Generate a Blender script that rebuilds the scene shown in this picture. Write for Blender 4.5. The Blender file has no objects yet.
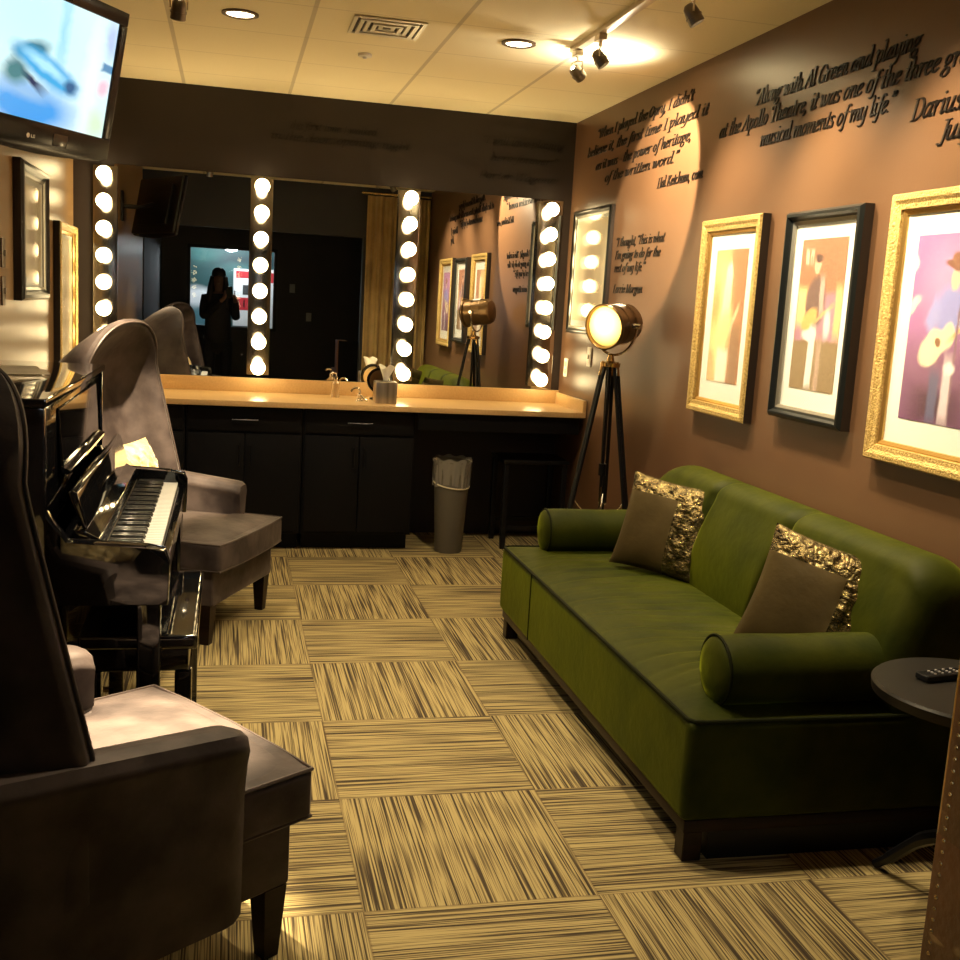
import bpy, bmesh, math, random
from mathutils import Vector, Matrix
random.seed(7)
PI = math.pi
S = bpy.context.scene
COL = S.collection

# ------------------------------------------------------------------ camera
CAM = Vector((-2.11, -6.77, 1.488))
yaw, pit, rol = map(math.radians, (13.444, 9.249, -3.371))
fw = Vector((math.sin(yaw)*math.cos(pit), math.cos(yaw)*math.cos(pit), -math.sin(pit)))
rt = Vector((math.cos(yaw), -math.sin(yaw), 0)); dn = fw.cross(rt)
r2 = rt*math.cos(rol) + dn*math.sin(rol); d2 = -rt*math.sin(rol) + dn*math.cos(rol)
CAMROT = Matrix((r2, -d2, -fw)).transposed()
cd = bpy.data.cameras.new('camera'); cam = bpy.data.objects.new('camera', cd); COL.objects.link(cam)
cam.matrix_world = Matrix.Translation(CAM) @ CAMROT.to_4x4()
cd.sensor_width = 36; cd.lens = 1077.5/960*36; cd.clip_start = .004; cd.clip_end = 60
S.camera = cam

# ------------------------------------------------------------------ world, exposure
S.view_settings.view_transform = 'Standard'; S.view_settings.look = 'None'
S.view_settings.gamma = 1; S.view_settings.use_curve_mapping = False
S.view_settings.exposure = 0.0
w = bpy.data.worlds.new('world'); S.world = w; w.use_nodes = True
w.node_tree.nodes['Background'].inputs[0].default_value = (.05, .06, .10, 1)
w.node_tree.nodes['Background'].inputs[1].default_value = .01
WARM = (1, .74, .40); AMB = (1, .79, .48)
P_DOWN = 95.0; P_SPOT = 150.0; L_BULB = 20.0

# ------------------------------------------------------------------ materials
def rgb(c): return (c[0], c[1], c[2], 1)
def mat(name, col, rough=.6, metal=0, **k):
    m = bpy.data.materials.new(name); m.use_nodes = True
    b = m.node_tree.nodes['Principled BSDF']
    b.inputs['Base Color'].default_value = rgb(col); b.inputs['Roughness'].default_value = rough
    b.inputs['Metallic'].default_value = metal
    for kk, v in k.items(): b.inputs[kk.replace('_', ' ')].default_value = v
    return m
def N(m, t, **k):
    n = m.node_tree.nodes.new(t)
    for kk, v in k.items():
        if kk.startswith('i_'): n.inputs[int(kk[2:])].default_value = v
        else: setattr(n, kk, v)
    return n
def lk(m, a, b): m.node_tree.links.new(a, b)
def B(m): return m.node_tree.nodes['Principled BSDF']
def mixc(m, fac, a, b, mode='MIX'):
    n = N(m, 'ShaderNodeMix', data_type='RGBA', blend_type=mode)
    for s, v in ((0, fac), (6, a), (7, b)):
        if hasattr(v, 'links') or hasattr(v, 'is_linked'): lk(m, v, n.inputs[s])
        else: n.inputs[s].default_value = rgb(v) if isinstance(v, tuple) else v
    return n.outputs[2]
def M2(m, op, a, b=0.0, c=None):
    n = N(m, 'ShaderNodeMath', operation=op)
    for s, v in enumerate((a, b) if c is None else (a, b, c)):
        if hasattr(v, 'is_linked'): lk(m, v, n.inputs[s])
        else: n.inputs[s].default_value = v
    return n.outputs[0]
def noisy(name, c1, c2, scale, rough=.7, bump=.0, stretch=(1, 1, 1), bscale=None, lo=.35, hi=.65, dist=.01, **k):
    m = mat(name, c1, rough, **k)
    tc = N(m, 'ShaderNodeTexCoord'); mp = N(m, 'ShaderNodeMapping'); mp.inputs[3].default_value = stretch
    lk(m, tc.outputs['Object'], mp.inputs[0])
    no = N(m, 'ShaderNodeTexNoise'); no.inputs['Scale'].default_value = scale; no.inputs['Detail'].default_value = 4
    lk(m, mp.outputs[0], no.inputs[0])
    mr = N(m, 'ShaderNodeMapRange', i_1=lo, i_2=hi); lk(m, no.outputs[0], mr.inputs[0])
    lk(m, mixc(m, mr.outputs[0], c1, c2), B(m).inputs['Base Color'])
    if bump:
        nb = N(m, 'ShaderNodeTexNoise'); nb.inputs['Scale'].default_value = bscale or scale*3; nb.inputs['Detail'].default_value = 3
        lk(m, mp.outputs[0], nb.inputs[0])
        bp = N(m, 'ShaderNodeBump', i_0=bump, i_1=dist); lk(m, nb.outputs[0], bp.inputs['Height'])
        lk(m, bp.outputs[0], B(m).inputs['Normal'])
    return m
def emis(name, col, s):
    m = mat(name, (0, 0, 0), .5); B(m).inputs['Emission Color'].default_value = rgb(col)
    B(m).inputs['Emission Strength'].default_value = s; return m
def picture(name, base, layers, emit=0, rough=.5):
    """flat printed or shown picture: soft shapes laid over a ground colour in UV space"""
    m = mat(name, base, rough)
    uv = N(m, 'ShaderNodeTexCoord'); no = N(m, 'ShaderNodeTexNoise'); no.inputs['Scale'].default_value = 9
    lk(m, uv.outputs['UV'], no.inputs[0])
    off = N(m, 'ShaderNodeVectorMath', operation='MULTIPLY_ADD')
    lk(m, no.outputs[1], off.inputs[0]); off.inputs[1].default_value = (.05, .05, 0); lk(m, uv.outputs['UV'], off.inputs[2])
    sub = N(m, 'ShaderNodeVectorMath', operation='SUBTRACT'); lk(m, off.outputs[0], sub.inputs[0]); sub.inputs[1].default_value = (.025, .025, 0)
    cur = base
    for (kind, col, cx, cy, rx, ry, ang, soft) in layers:
        mp = N(m, 'ShaderNodeMapping', vector_type='TEXTURE')
        lk(m, sub.outputs[0], mp.inputs[0]); mp.inputs[1].default_value = (cx, cy, 0)
        mp.inputs[2].default_value = (0, 0, math.radians(ang)); mp.inputs[3].default_value = (rx, ry, 1)
        if kind == 'e':
            ln = N(m, 'ShaderNodeVectorMath', operation='LENGTH')
            ml = N(m, 'ShaderNodeVectorMath', operation='MULTIPLY'); lk(m, mp.outputs[0], ml.inputs[0]); ml.inputs[1].default_value = (1, 1, 0)
            lk(m, ml.outputs[0], ln.inputs[0]); d = ln.outputs['Value']
        else:
            sp = N(m, 'ShaderNodeSeparateXYZ'); lk(m, mp.outputs[0], sp.inputs[0])
            d = M2(m, 'MAXIMUM', M2(m, 'ABSOLUTE', sp.outputs[0]), M2(m, 'ABSOLUTE', sp.outputs[1]))
        mr = N(m, 'ShaderNodeMapRange', i_1=1+soft, i_2=1-soft, i_3=0, i_4=1); lk(m, d, mr.inputs[0])
        cur = mixc(m, mr.outputs[0], cur, col)
    if emit:
        B(m).inputs['Base Color'].default_value = (0, 0, 0, 1)
        lk(m, cur, B(m).inputs['Emission Color']); B(m).inputs['Emission Strength'].default_value = emit
    else: lk(m, cur, B(m).inputs['Base Color'])
    return m

black_lacquer = mat('black_lacquer', (.004, .004, .005), .06, Coat_Weight=.5, Coat_Roughness=.03)
black_satin = mat('black_satin', (.004, .004, .005), .4, Specular_IOR_Level=.3)
black_cab = noisy('black_cabinet', (.0022, .0022, .0035), (.0035, .0035, .005), 3, .5, Specular_IOR_Level=.2)
chrome = mat('chrome', (.75, .72, .68), .12, 1)
brass = mat('aged_brass', (.55, .38, .17), .25, 1)
steel = mat('brushed_steel', (.6, .56, .5), .28, 1)
wood_dark = noisy('dark_wood', (.010, .005, .003), (.019, .009, .005), 8, .4, stretch=(1, 1, 6), Specular_IOR_Level=.2)
white_plastic = mat('white_plastic', (.75, .73, .68), .4)

# wall paint
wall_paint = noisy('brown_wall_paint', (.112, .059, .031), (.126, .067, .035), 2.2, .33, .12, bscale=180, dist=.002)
left_paint = noisy('left_wall_brightened', (.24, .145, .062), (.26, .157, .068), 2.2, .30, .12, bscale=180, dist=.002)  # colour raised above the right wall's to hold the bulb-lit brightness
shaded_paint = noisy('shaded_wall_paint', (.017, .011, .0095), (.020, .013, .011), 2.2, .5, .1, bscale=180, dist=.002)  # wall brown darkened, the mirror wall's shade is put into the colour
back_dark = noisy('near_black_paint', (.012, .011, .012), (.016, .014, .015), 2, .6)

def carpet():
    m = mat('carpet_tiles', (.4, .3, .1), .95)
    tc = N(m, 'ShaderNodeTexCoord'); sp = N(m, 'ShaderNodeSeparateXYZ'); lk(m, tc.outputs['Object'], sp.inputs[0])
    X, Y = sp.outputs[0], sp.outputs[1]
    tx = M2(m, 'DIVIDE', M2(m, 'ADD', X, 1.76+6.1), .61); ty = M2(m, 'DIVIDE', M2(m, 'ADD', Y, 4.344+6.1), .61)
    ix, iy = M2(m, 'FLOOR', tx), M2(m, 'FLOOR', ty)
    par = M2(m, 'MODULO', M2(m, 'ADD', ix, iy), 2)          # 0: streaks along Y
    def strk(a, b, across, along, seed):
        cb = N(m, 'ShaderNodeCombineXYZ')
        lk(m, M2(m, 'MULTIPLY', a, across), cb.inputs[0]); lk(m, M2(m, 'MULTIPLY', b, along), cb.inputs[1])
        lk(m, M2(m, 'ADD', M2(m, 'MULTIPLY', ix, 3.7), M2(m, 'MULTIPLY_ADD', iy, 5.3, seed)), cb.inputs[2])
        no = N(m, 'ShaderNodeTexNoise'); no.inputs['Scale'].default_value = 1; no.inputs['Detail'].default_value = 0
        no.inputs['Roughness'].default_value = .5
        lk(m, cb.outputs[0], no.inputs[0]); return no.outputs[0]
    def both(ac, al, seed):
        n = N(m, 'ShaderNodeMix', data_type='FLOAT'); lk(m, par, n.inputs[0])
        lk(m, strk(X, Y, ac, al, seed), n.inputs[2]); lk(m, strk(Y, X, ac, al, seed+40), n.inputs[3]); return n.outputs[0]
    f1 = both(175, 2.0, 0); f2 = both(400, 4.5, 90)
    a = N(m, 'ShaderNodeMapRange', i_1=.51, i_2=.64); lk(m, f1, a.inputs[0])
    b = N(m, 'ShaderNodeMapRange', i_1=.50, i_2=.64); lk(m, f2, b.inputs[0])
    c = mixc(m, a.outputs[0], CARP_A, CARP_B)
    c = mixc(m, M2(m, 'MULTIPLY', b.outputs[0], .8), c, CARP_C)
    # joints between tiles
    fx = M2(m, 'ABSOLUTE', M2(m, 'SUBTRACT', M2(m, 'FRACT', tx), .5)); fy = M2(m, 'ABSOLUTE', M2(m, 'SUBTRACT', M2(m, 'FRACT', ty), .5))
    e = N(m, 'ShaderNodeMapRange', i_1=.492, i_2=.498); lk(m, M2(m, 'MAXIMUM', fx, fy), e.inputs[0])
    c = mixc(m, M2(m, 'MULTIPLY', e.outputs[0], .45), c, (.10, .06, .025))
    lk(m, c, B(m).inputs['Base Color'])
    bp = N(m, 'ShaderNodeBump', i_0=.5, i_1=.003); lk(m, M2(m, 'SUBTRACT', 1, f1), bp.inputs['Height']); lk(m, bp.outputs[0], B(m).inputs['Normal'])
    return m
CARP_A = (.40, .315, .135); CARP_B = (.034, .021, .009); CARP_C = (.10, .068, .028)
m_carpet = carpet()

def ceiling_mat():
    m = mat('ceiling_tiles', (.8, .72, .58), .9)
    tc = N(m, 'ShaderNodeTexCoord'); sp = N(m, 'ShaderNodeSeparateXYZ'); lk(m, tc.outputs['Object'], sp.inputs[0])
    tx = M2(m, 'FRACT', M2(m, 'DIVIDE', M2(m, 'ADD', sp.outputs[0], .583+6.03), .603)); ty = M2(m, 'FRACT', M2(m, 'DIVIDE', M2(m, 'ADD', sp.outputs[1], .37+11.2), .56))
    dx = M2(m, 'ABSOLUTE', M2(m, 'SUBTRACT', tx, .5)); dy = M2(m, 'ABSOLUTE', M2(m, 'SUBTRACT', ty, .5))
    ex = N(m, 'ShaderNodeMapRange', i_1=.482, i_2=.486); lk(m, dx, ex.inputs[0])
    ey = N(m, 'ShaderNodeMapRange', i_1=.4885, i_2=.492); lk(m, dy, ey.inputs[0])
    no = N(m, 'ShaderNodeTexNoise'); no.inputs['Scale'].default_value = 160; lk(m, tc.outputs['Object'], no.inputs[0])
    base = mixc(m, no.outputs[0], (.80, .71, .47), (.90, .81, .56))
    c = mixc(m, M2(m, 'MULTIPLY', ex.outputs[0], .55), base, (.36, .29, .19))
    c = mixc(m, M2(m, 'MULTIPLY', ey.outputs[0], .3), c, (.36, .29, .19))
    lk(m, c, B(m).inputs['Base Color'])
    bp = N(m, 'ShaderNodeBump', i_0=.3, i_1=.003); lk(m, no.outputs[0], bp.inputs['Height']); lk(m, bp.outputs[0], B(m).inputs['Normal'])
    return m
m_ceil = ceiling_mat()

m_velvet = noisy('green_velvet', (.015, .021, .0012), (.035, .040, .002), 5, .6, .25, bscale=30, dist=.006,
                 Sheen_Weight=.35, Sheen_Roughness=.35, Sheen_Tint=(.52, .60, .02, 1), Specular_IOR_Level=.1)
m_velvet_dark = mat('green_velvet_piping', (.008, .010, .001), .7, Specular_IOR_Level=.1)
m_taupe = noisy('taupe_velvet', (.028, .020, .020), (.092, .070, .066), 6, .6, .3, bscale=22, dist=.008,
                Sheen_Weight=.25, Sheen_Roughness=.3, Sheen_Tint=(.9, .78, .7, 1), Specular_IOR_Level=.3)
m_taupe_pipe = mat('taupe_piping', (.07, .05, .045), .5)
m_gold_fab = noisy('gold_crinkled_fabric', (.50, .36, .14), (.72, .58, .30), 14, .45, 1, bscale=26, dist=.02, Sheen_Weight=.4)
m_olive = noisy('olive_satin', (.052, .036, .012), (.075, .053, .019), 7, .5, .4, bscale=50, dist=.003, Sheen_Weight=0, Specular_IOR_Level=.15)
m_sequin = noisy('metallic_crinkle', (.05, .035, .012), (.22, .17, .07), 34, .24, 1, bscale=48, dist=.016, metal=.8)
m_counter = noisy('tan_stone_counter', (.56, .37, .17), (.62, .42, .20), 90, .3, 0)
m_gold = noisy('ornate_gold_leaf', (.68, .50, .18), (.42, .28, .09), 110, .42, 1, bscale=150, dist=.008, metal=.45)
m_gold_plain = mat('gold_lip', (.60, .38, .12), .3, .8)
m_frame_side = mat('dark_frame_side', (.02, .012, .008), .5)
m_blackframe = mat('black_wood_frame', (.010, .012, .012), .3)
m_mat = mat('cream_mat_board', (.82, .86, .84), .8)
m_mirror = mat('mirror_silver', (.86, .87, .86), 0.0, 1)
m_barmir = mat('bar_mirror_finish', (.30, .27, .24), .16, 1)
m_glass = bpy.data.materials.new('pane_glass'); m_glass.use_nodes = True
def glassy(m, ro=.02):
    nt = m.node_tree; nt.nodes.clear()
    o = nt.nodes.new('ShaderNodeOutputMaterial'); mx = nt.nodes.new('ShaderNodeMixShader')
    t = nt.nodes.new('ShaderNodeBsdfTransparent'); g = nt.nodes.new('ShaderNodeBsdfGlossy'); g.inputs['Roughness'].default_value = .02
    g.inputs['Roughness'].default_value = ro
    f = nt.nodes.new('ShaderNodeFresnel'); f.inputs[0].default_value = 1.45
    ge = nt.nodes.new('ShaderNodeNewGeometry'); mu = nt.nodes.new('ShaderNodeMath'); mu.operation = 'MULTIPLY'; iv = nt.nodes.new('ShaderNodeMath'); iv.operation = 'SUBTRACT'; iv.inputs[0].default_value = 1
    nt.links.new(ge.outputs['Backfacing'], iv.inputs[1]); nt.links.new(iv.outputs[0], mu.inputs[0]); nt.links.new(f.outputs[0], mu.inputs[1])
    nt.links.new(mu.outputs[0], mx.inputs[0]); nt.links.new(t.outputs[0], mx.inputs[1]); nt.links.new(g.outputs[0], mx.inputs[2]); nt.links.new(mx.outputs[0], o.inputs[0])
glassy(m_glass)
m_glass_soft = bpy.data.materials.new('etched_glass'); m_glass_soft.use_nodes = True; glassy(m_glass_soft, .22)
m_glass_pic = bpy.data.materials.new('picture_glass'); m_glass_pic.use_nodes = True; glassy(m_glass_pic, .09)
m_bulb = emis('lit_bulb', (1, .76, .38), L_BULB)
m_disc = emis('lit_downlight', (1, .80, .52), 8)
m_ltr = mat('black_lettering', (.012, .009, .008), .4)
m_ltr_dark = mat('dark_lettering', (.012, .0078, .007), .6)

# ------------------------------------------------------------------ mesh helpers
def mk(name, bm, m, parent=None, smooth=True, loc=None, angle=35):
    me = bpy.data.meshes.new(name)
    bmesh.ops.recalc_face_normals(bm, faces=bm.faces[:])
    bm.to_mesh(me); bm.free()
    for x in (m if isinstance(m, (list, tuple)) else [m]): me.materials.append(x)
    if smooth:
        me.polygons.foreach_set('use_smooth', [True]*len(me.polygons))
        me.set_sharp_from_angle(angle=math.radians(angle))
    o = bpy.data.objects.new(name, me); COL.objects.link(o)
    if parent: o.parent = parent
    if loc: o.location = loc
    return o
def thing(name, label, cat, loc=(0, 0, 0), rz=0, group=None):
    o = bpy.data.objects.new(name, None); COL.objects.link(o); o.empty_display_size = .1
    o.location = loc; o.rotation_euler = (0, 0, rz); return tag(o, label, cat, group)
def tag(o, label, cat=None, group=None):
    o['label'] = label
    if cat: o['category'] = cat
    if group: o['group'] = group
    return o
def struct(o): o['kind'] = 'structure'; return o
def box(bm, x0, x1, y0, y1, z0, z1, bev=0, seg=2, mi=0, T=None):
    vs = [bm.verts.new((x, y, z)) for x in (x0, x1) for y in (y0, y1) for z in (z0, z1)]
    if T: 
        for v in vs: v.co = T @ v.co
    fs = [bm.faces.new([vs[i] for i in q]) for q in ((0, 1, 3, 2), (4, 6, 7, 5), (0, 4, 5, 1), (2, 3, 7, 6), (0, 2, 6, 4), (1, 5, 7, 3))]
    for f in fs: f.material_index = mi
    bmesh.ops.recalc_face_normals(bm, faces=fs)
    if bev:
        es = list({e for f in fs for e in f.edges})
        r = bmesh.ops.bevel(bm, geom=es, offset=bev, segments=seg, profile=.6, affect='EDGES')
        for f in r['faces']: f.material_index = mi
    return bm
def nb(): return bmesh.new()
def tube(bm, pts, r, n=8, closed=False, mi=0, cap=True):
    pts = [Vector(p) for p in pts]; L = len(pts); rings = []
    up = None
    for i, p in enumerate(pts):
        a = pts[i-1] if (i > 0 or closed) else p; b = pts[(i+1) % L] if (i < L-1 or closed) else p
        t = (b-a).normalized()
        if up is None:
            up = Vector((0, 0, 1)) if abs(t.z) < .9 else Vector((1, 0, 0))
        s = t.cross(up)
        if s.length < 1e-4: s = t.orthogonal()
        s.normalize(); u = s.cross(t).normalized(); up = u
        rr = r[i] if isinstance(r, (list, tuple)) else r
        rings.append([bm.verts.new(p + s*rr*math.cos(2*PI*k/n) + u*rr*math.sin(2*PI*k/n)) for k in range(n)])
    for i in range(L if closed else L-1):
        A, Bq = rings[i], rings[(i+1) % L]
        for k in range(n):
            f = bm.faces.new((A[k], A[(k+1) % n], Bq[(k+1) % n], Bq[k])); f.material_index = mi
    if cap and not closed:
        for R in (rings[0], rings[-1]):
            f = bm.faces.new(R); f.material_index = mi
    return bm
def lathe(bm, prof, n=32, T=None, mi=0, caps=True):
    """profile of (radius, z) turned about Z"""
    T = T or Matrix()
    rings = [[bm.verts.new(T @ Vector((r*math.cos(2*PI*k/n), r*math.sin(2*PI*k/n), z))) for k in range(n)] for r, z in prof]
    for A, C in zip(rings, rings[1:]):
        for k in range(n):
            f = bm.faces.new((A[k], A[(k+1) % n], C[(k+1) % n], C[k])); f.material_index = mi
    if caps:
        for R in (rings[0], rings[-1]):
            f = bm.faces.new(R); f.material_index = mi
    return bm
def grid(bm, fn, nu, nv, mi=0, uv=False):
    V = [[bm.verts.new(fn(i/nu, j/nv)) for j in range(nv+1)] for i in range(nu+1)]
    lay = bm.loops.layers.uv.verify() if uv else None
    for i in range(nu):
        for j in range(nv):
            f = bm.faces.new((V[i][j], V[i+1][j], V[i+1][j+1], V[i][j+1])); f.material_index = mi
            if uv:
                for l, (a, b) in zip(f.loops, ((i, j), (i+1, j), (i+1, j+1), (i, j+1))): l[lay].uv = (a/nu, b/nv)
    return V
def prism(bm, poly, z0, z1, bev=0, seg=3, T=None, mi=0):
    T = T or Matrix()
    a = [bm.verts.new(T @ Vector((x, y, z0))) for x, y in poly]; b = [bm.verts.new(T @ Vector((x, y, z1))) for x, y in poly]
    n = len(poly); fs = [bm.faces.new(a[::-1]), bm.faces.new(b)]
    fs += [bm.faces.new((a[i], a[(i+1) % n], b[(i+1) % n], b[i])) for i in range(n)]
    for f in fs: f.material_index = mi
    if bev:
        bmesh.ops.bevel(bm, geom=list({e for f in fs for e in f.edges}), offset=bev, segments=seg, profile=.6, affect='EDGES')
    return bm
def frame_from(z, x=None):
    """rotation whose local Z is z"""
    z = Vector(z).normalized(); x = Vector(x or (0, 0, 1)); y = z.cross(x).normalized(); x = y.cross(z).normalized()
    return Matrix((x, y, z)).transposed().to_4x4()
def sbox(name, x0, x1, y0, y1, z0, z1, m):
    return struct(mk(name, box(nb(), x0, x1, y0, y1, z0, z1), m, smooth=False))
def smooth_pts(p, n=6, closed=False):
    p = [Vector(q) for q in p]; out = []; L = len(p)
    for i in range(L if closed else L-1):
        g = (lambda k: p[k % L]) if closed else (lambda k: p[max(0, min(L-1, k))])
        a, b, c, d = g(i-1), g(i), g(i+1), g(i+2)
        for k in range(n):
            t = k/n
            out.append(.5*((2*b)+(c-a)*t+(2*a-5*b+4*c-d)*t*t+(3*b-a-3*c+d)*t**3))
    if not closed: out.append(p[-1])
    return out

# ================================================================== THE ROOM
H = 2.65; XL = -3.0; YR = -5.1; YB = -8.2
sbox('floor', XL-.1, .1, YB-.1, .1, -.1, 0, m_carpet)
sbox('ceiling', XL-.1, .1, YB-.1, .1, H, H+.1, m_ceil)
sbox('wall_right', 0, .1, YB, 0, 0, H, wall_paint)
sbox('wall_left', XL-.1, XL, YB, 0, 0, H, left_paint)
sbox('wall_back', XL-.1, .1, 0, .1, 0, H, shaded_paint)
# rear end of the room: header and pier, and the dark vestibule beyond
bm = nb(); box(bm, XL, 0, YR-.12, YR, 2.12, H); box(bm, -.72, 0, YR-.12, YR, 0, 2.12)
struct(mk('wall_rear', bm, back_dark, smooth=False))
WX0, WX1, WZ0, WZ1 = -2.66, -1.50, .96, 2.05
bm = nb()
box(bm, XL, WX0, YB-.1, YB, 0, H); box(bm, WX1, 0, YB-.1, YB, 0, H); box(bm, WX0, WX1, YB-.1, YB, 0, WZ0); box(bm, WX0, WX1, YB-.1, YB, WZ1, H)
struct(mk('wall_vestibule', bm, back_dark, smooth=False))
bm = nb(); box(bm, XL, 0, YB, YR-.13, 2.40, 2.44)
struct(mk('ceiling_vestibule', bm, back_dark, smooth=False))
bm = nb(); box(bm, XL, XL+.012, YB, YR-.13, 0, 2.4); box(bm, -.012, 0, YB, YR-.13, 0, 2.4)
struct(mk('wall_vestibule_lining', bm, back_dark, smooth=False))
win = bpy.data.objects.new('window_1', None); COL.objects.link(win); struct(win); win.location = (0, 0, 0)
bm = nb(); t = .04
box(bm, WX0, WX0+t, YB-.09, YB+.01, WZ0, WZ1); box(bm, WX1-t, WX1, YB-.09, YB+.01, WZ0, WZ1); box(bm, WX0, WX1, YB-.09, YB+.01, WZ0, WZ0+t); box(bm, WX0, WX1, YB-.09, YB+.01, WZ1-t, WZ1)
mk('window_frame', bm, black_satin, win)
mk('pane', box(nb(), WX0+t, WX1-t, YB-.05, YB-.044, WZ0+t, WZ1-t), m_glass, win, smooth=False)
# lit lobby behind the window
m_teal = picture('teal_wall_with_glow', (.02, .085, .09), [  # white glow and bluish blobs painted into the teal wall colour
    ('e', (.95, .97, 1), .28, .40, .13, .10, -15, .3), ('e', (.95, .97, 1), .62, .35, .14, .05, 0, .4), ('r', (.01, .05, .06), .5, .75, .5, .05, 0, .4), ('e', (.10, .25, .30), .25, .22, .12, .10, 20, .5),
    ('e', (.45, .6, .75), .28, .10, .14, .05, 0, .5), ('e', (.05, .18, .17), .3, .8, .12, .08, 0, .6), ('e', (.05, .16, .16), .6, .68, .16, .05, 0, .5)])
bm = nb(); grid(bm, lambda u, v: Vector((-3.1+2.0*u, -9.6, .7+1.6*v)), 1, 1, uv=True)
for x in (-3.1, -1.1): pass
o = mk('wall_lobby', bm, m_teal, smooth=False); struct(o)
bm = nb(); box(bm, -3.2, -1.0, -9.62, -8.31, .6, .7); box(bm, -3.2, -1.0, -9.62, -8.31, 2.3, 2.35)
struct(mk('trim_lobby_shell', bm, back_dark, smooth=False))
def poster(x0, x1, y, z0, z1, cols, label):
    bm = nb(); box(bm, x0, x1, y-.01, y, z0, z1, mi=0)
    n = len(cols)
    for i, (a, b, c, d, mi) in enumerate(cols):
        box(bm, x0+(x1-x0)*a, x0+(x1-x0)*b, y, y+.002, z0+(z1-z0)*c, z0+(z1-z0)*d, mi=mi)
    return tag(mk('poster', bm, [mat('poster_white', (.85, .85, .84), .6), mat('poster_red', (.55, .02, .03), .6), mat('poster_black', (.03, .03, .03), .6)], smooth=False), label, 'poster')
poster(-2.06, -1.80, -9.3, .98, 1.79, [(.12, .95, .84, .96, 1), (.5, .8, .55, .72, 2), (.1, .9, .28, .5, 1), (.55, .62, .33, .46, 0), (.25, .32, .33, .46, 0)], 'red and white poster with a small black figure beyond the rear window')
poster(-1.78, -1.46, -9.25, .86, 1.80, [(.0, 1, .80, .95, 1), (.0, .7, .3, .48, 1)], 'wider red and white poster seen behind the second bulb strip in the mirror')
ld = bpy.data.lights.new('lobby_lamp', 'POINT'); ld.energy = 70; ld.color = (.85, .95, 1); ld.shadow_soft_size = .15
lo = bpy.data.objects.new('lobby_lamp', ld); lo.location = (-2.1, -8.7, 2.15); COL.objects.link(lo)

# ------------------------------------------------------------------ ceiling fittings
def downlight(x, y, label):
    t = thing('recessed_downlight', label, 'ceiling light', (x, y, H), group='recessed downlights')
    bm = nb(); lathe(bm, [(.078, 0), (.078, -.006), (.066, -.010), (.058, -.004), (.058, 0)], 36, caps=False); mk('trim_ring', bm, mat('brown_ring', (.10, .06, .03), .4, .5), t)
    bm = nb(); lathe(bm, [(.058, -.004), (.0585, -.0045)], 32); mk('lit_lens', bm, m_disc, t)
    l = bpy.data.lights.new('downlight_lamp', 'SPOT'); l.energy = P_DOWN; l.color = AMB; l.spot_size = math.radians(112); l.spot_blend = .7; l.shadow_soft_size = .05
    o = bpy.data.objects.new('downlight_lamp', l); COL.objects.link(o); o.parent = t; o.location = (0, 0, -.02)
    return t, l
downlight(-2.09, -1.80, 'round recessed ceiling light left of the air vent')
downlight(-.873, -1.848, 'round recessed ceiling light near the right track spots')
d3, l3 = downlight(-2.09, -3.75, 'round recessed ceiling light above the near armchair, outside the picture'); l3.energy = P_DOWN*1.8; l3.spot_size = math.radians(84)
d4, l4 = downlight(-1.15, -3.9, 'round recessed ceiling light above the front of the green sofa, outside the picture'); l4.energy = P_DOWN*1.5

t = thing('air_vent', 'square white louvred air vent in the ceiling', 'vent', (-1.47, -1.86, H))
bm = nb()
for k in range(5):
    a = .155-.030*k; b = a-.017; z = -.008-.004*(k % 2)
    for (x0, x1, y0, y1) in ((-a, a, a-.017, a), (-a, a, -a, -a+.017), (-a, -a+.017, -b, b), (a-.017, a, -b, b)):
        box(bm, x0, x1, y0, y1, z, -.001+z*.2)
mk('louvre', bm, mat('vent_metal', (.72, .66, .52), .35, .2), t, smooth=False)
mk('duct_opening', box(nb(), -.15, .15, -.15, .15, -.0015, -.0005), mat('duct_dark', (.05, .035, .02), .8), t, smooth=False)
bm = nb(); lathe(bm, [(.035, 0), (.033, -.012), (.012, -.014), (.010, -.022), (.001, -.022)], 20)
tag(mk('sprinkler_cover', bm, white_plastic, loc=(-1.495, -1.285, H)), 'small round sprinkler cover behind the air vent', 'sprinkler')

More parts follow.
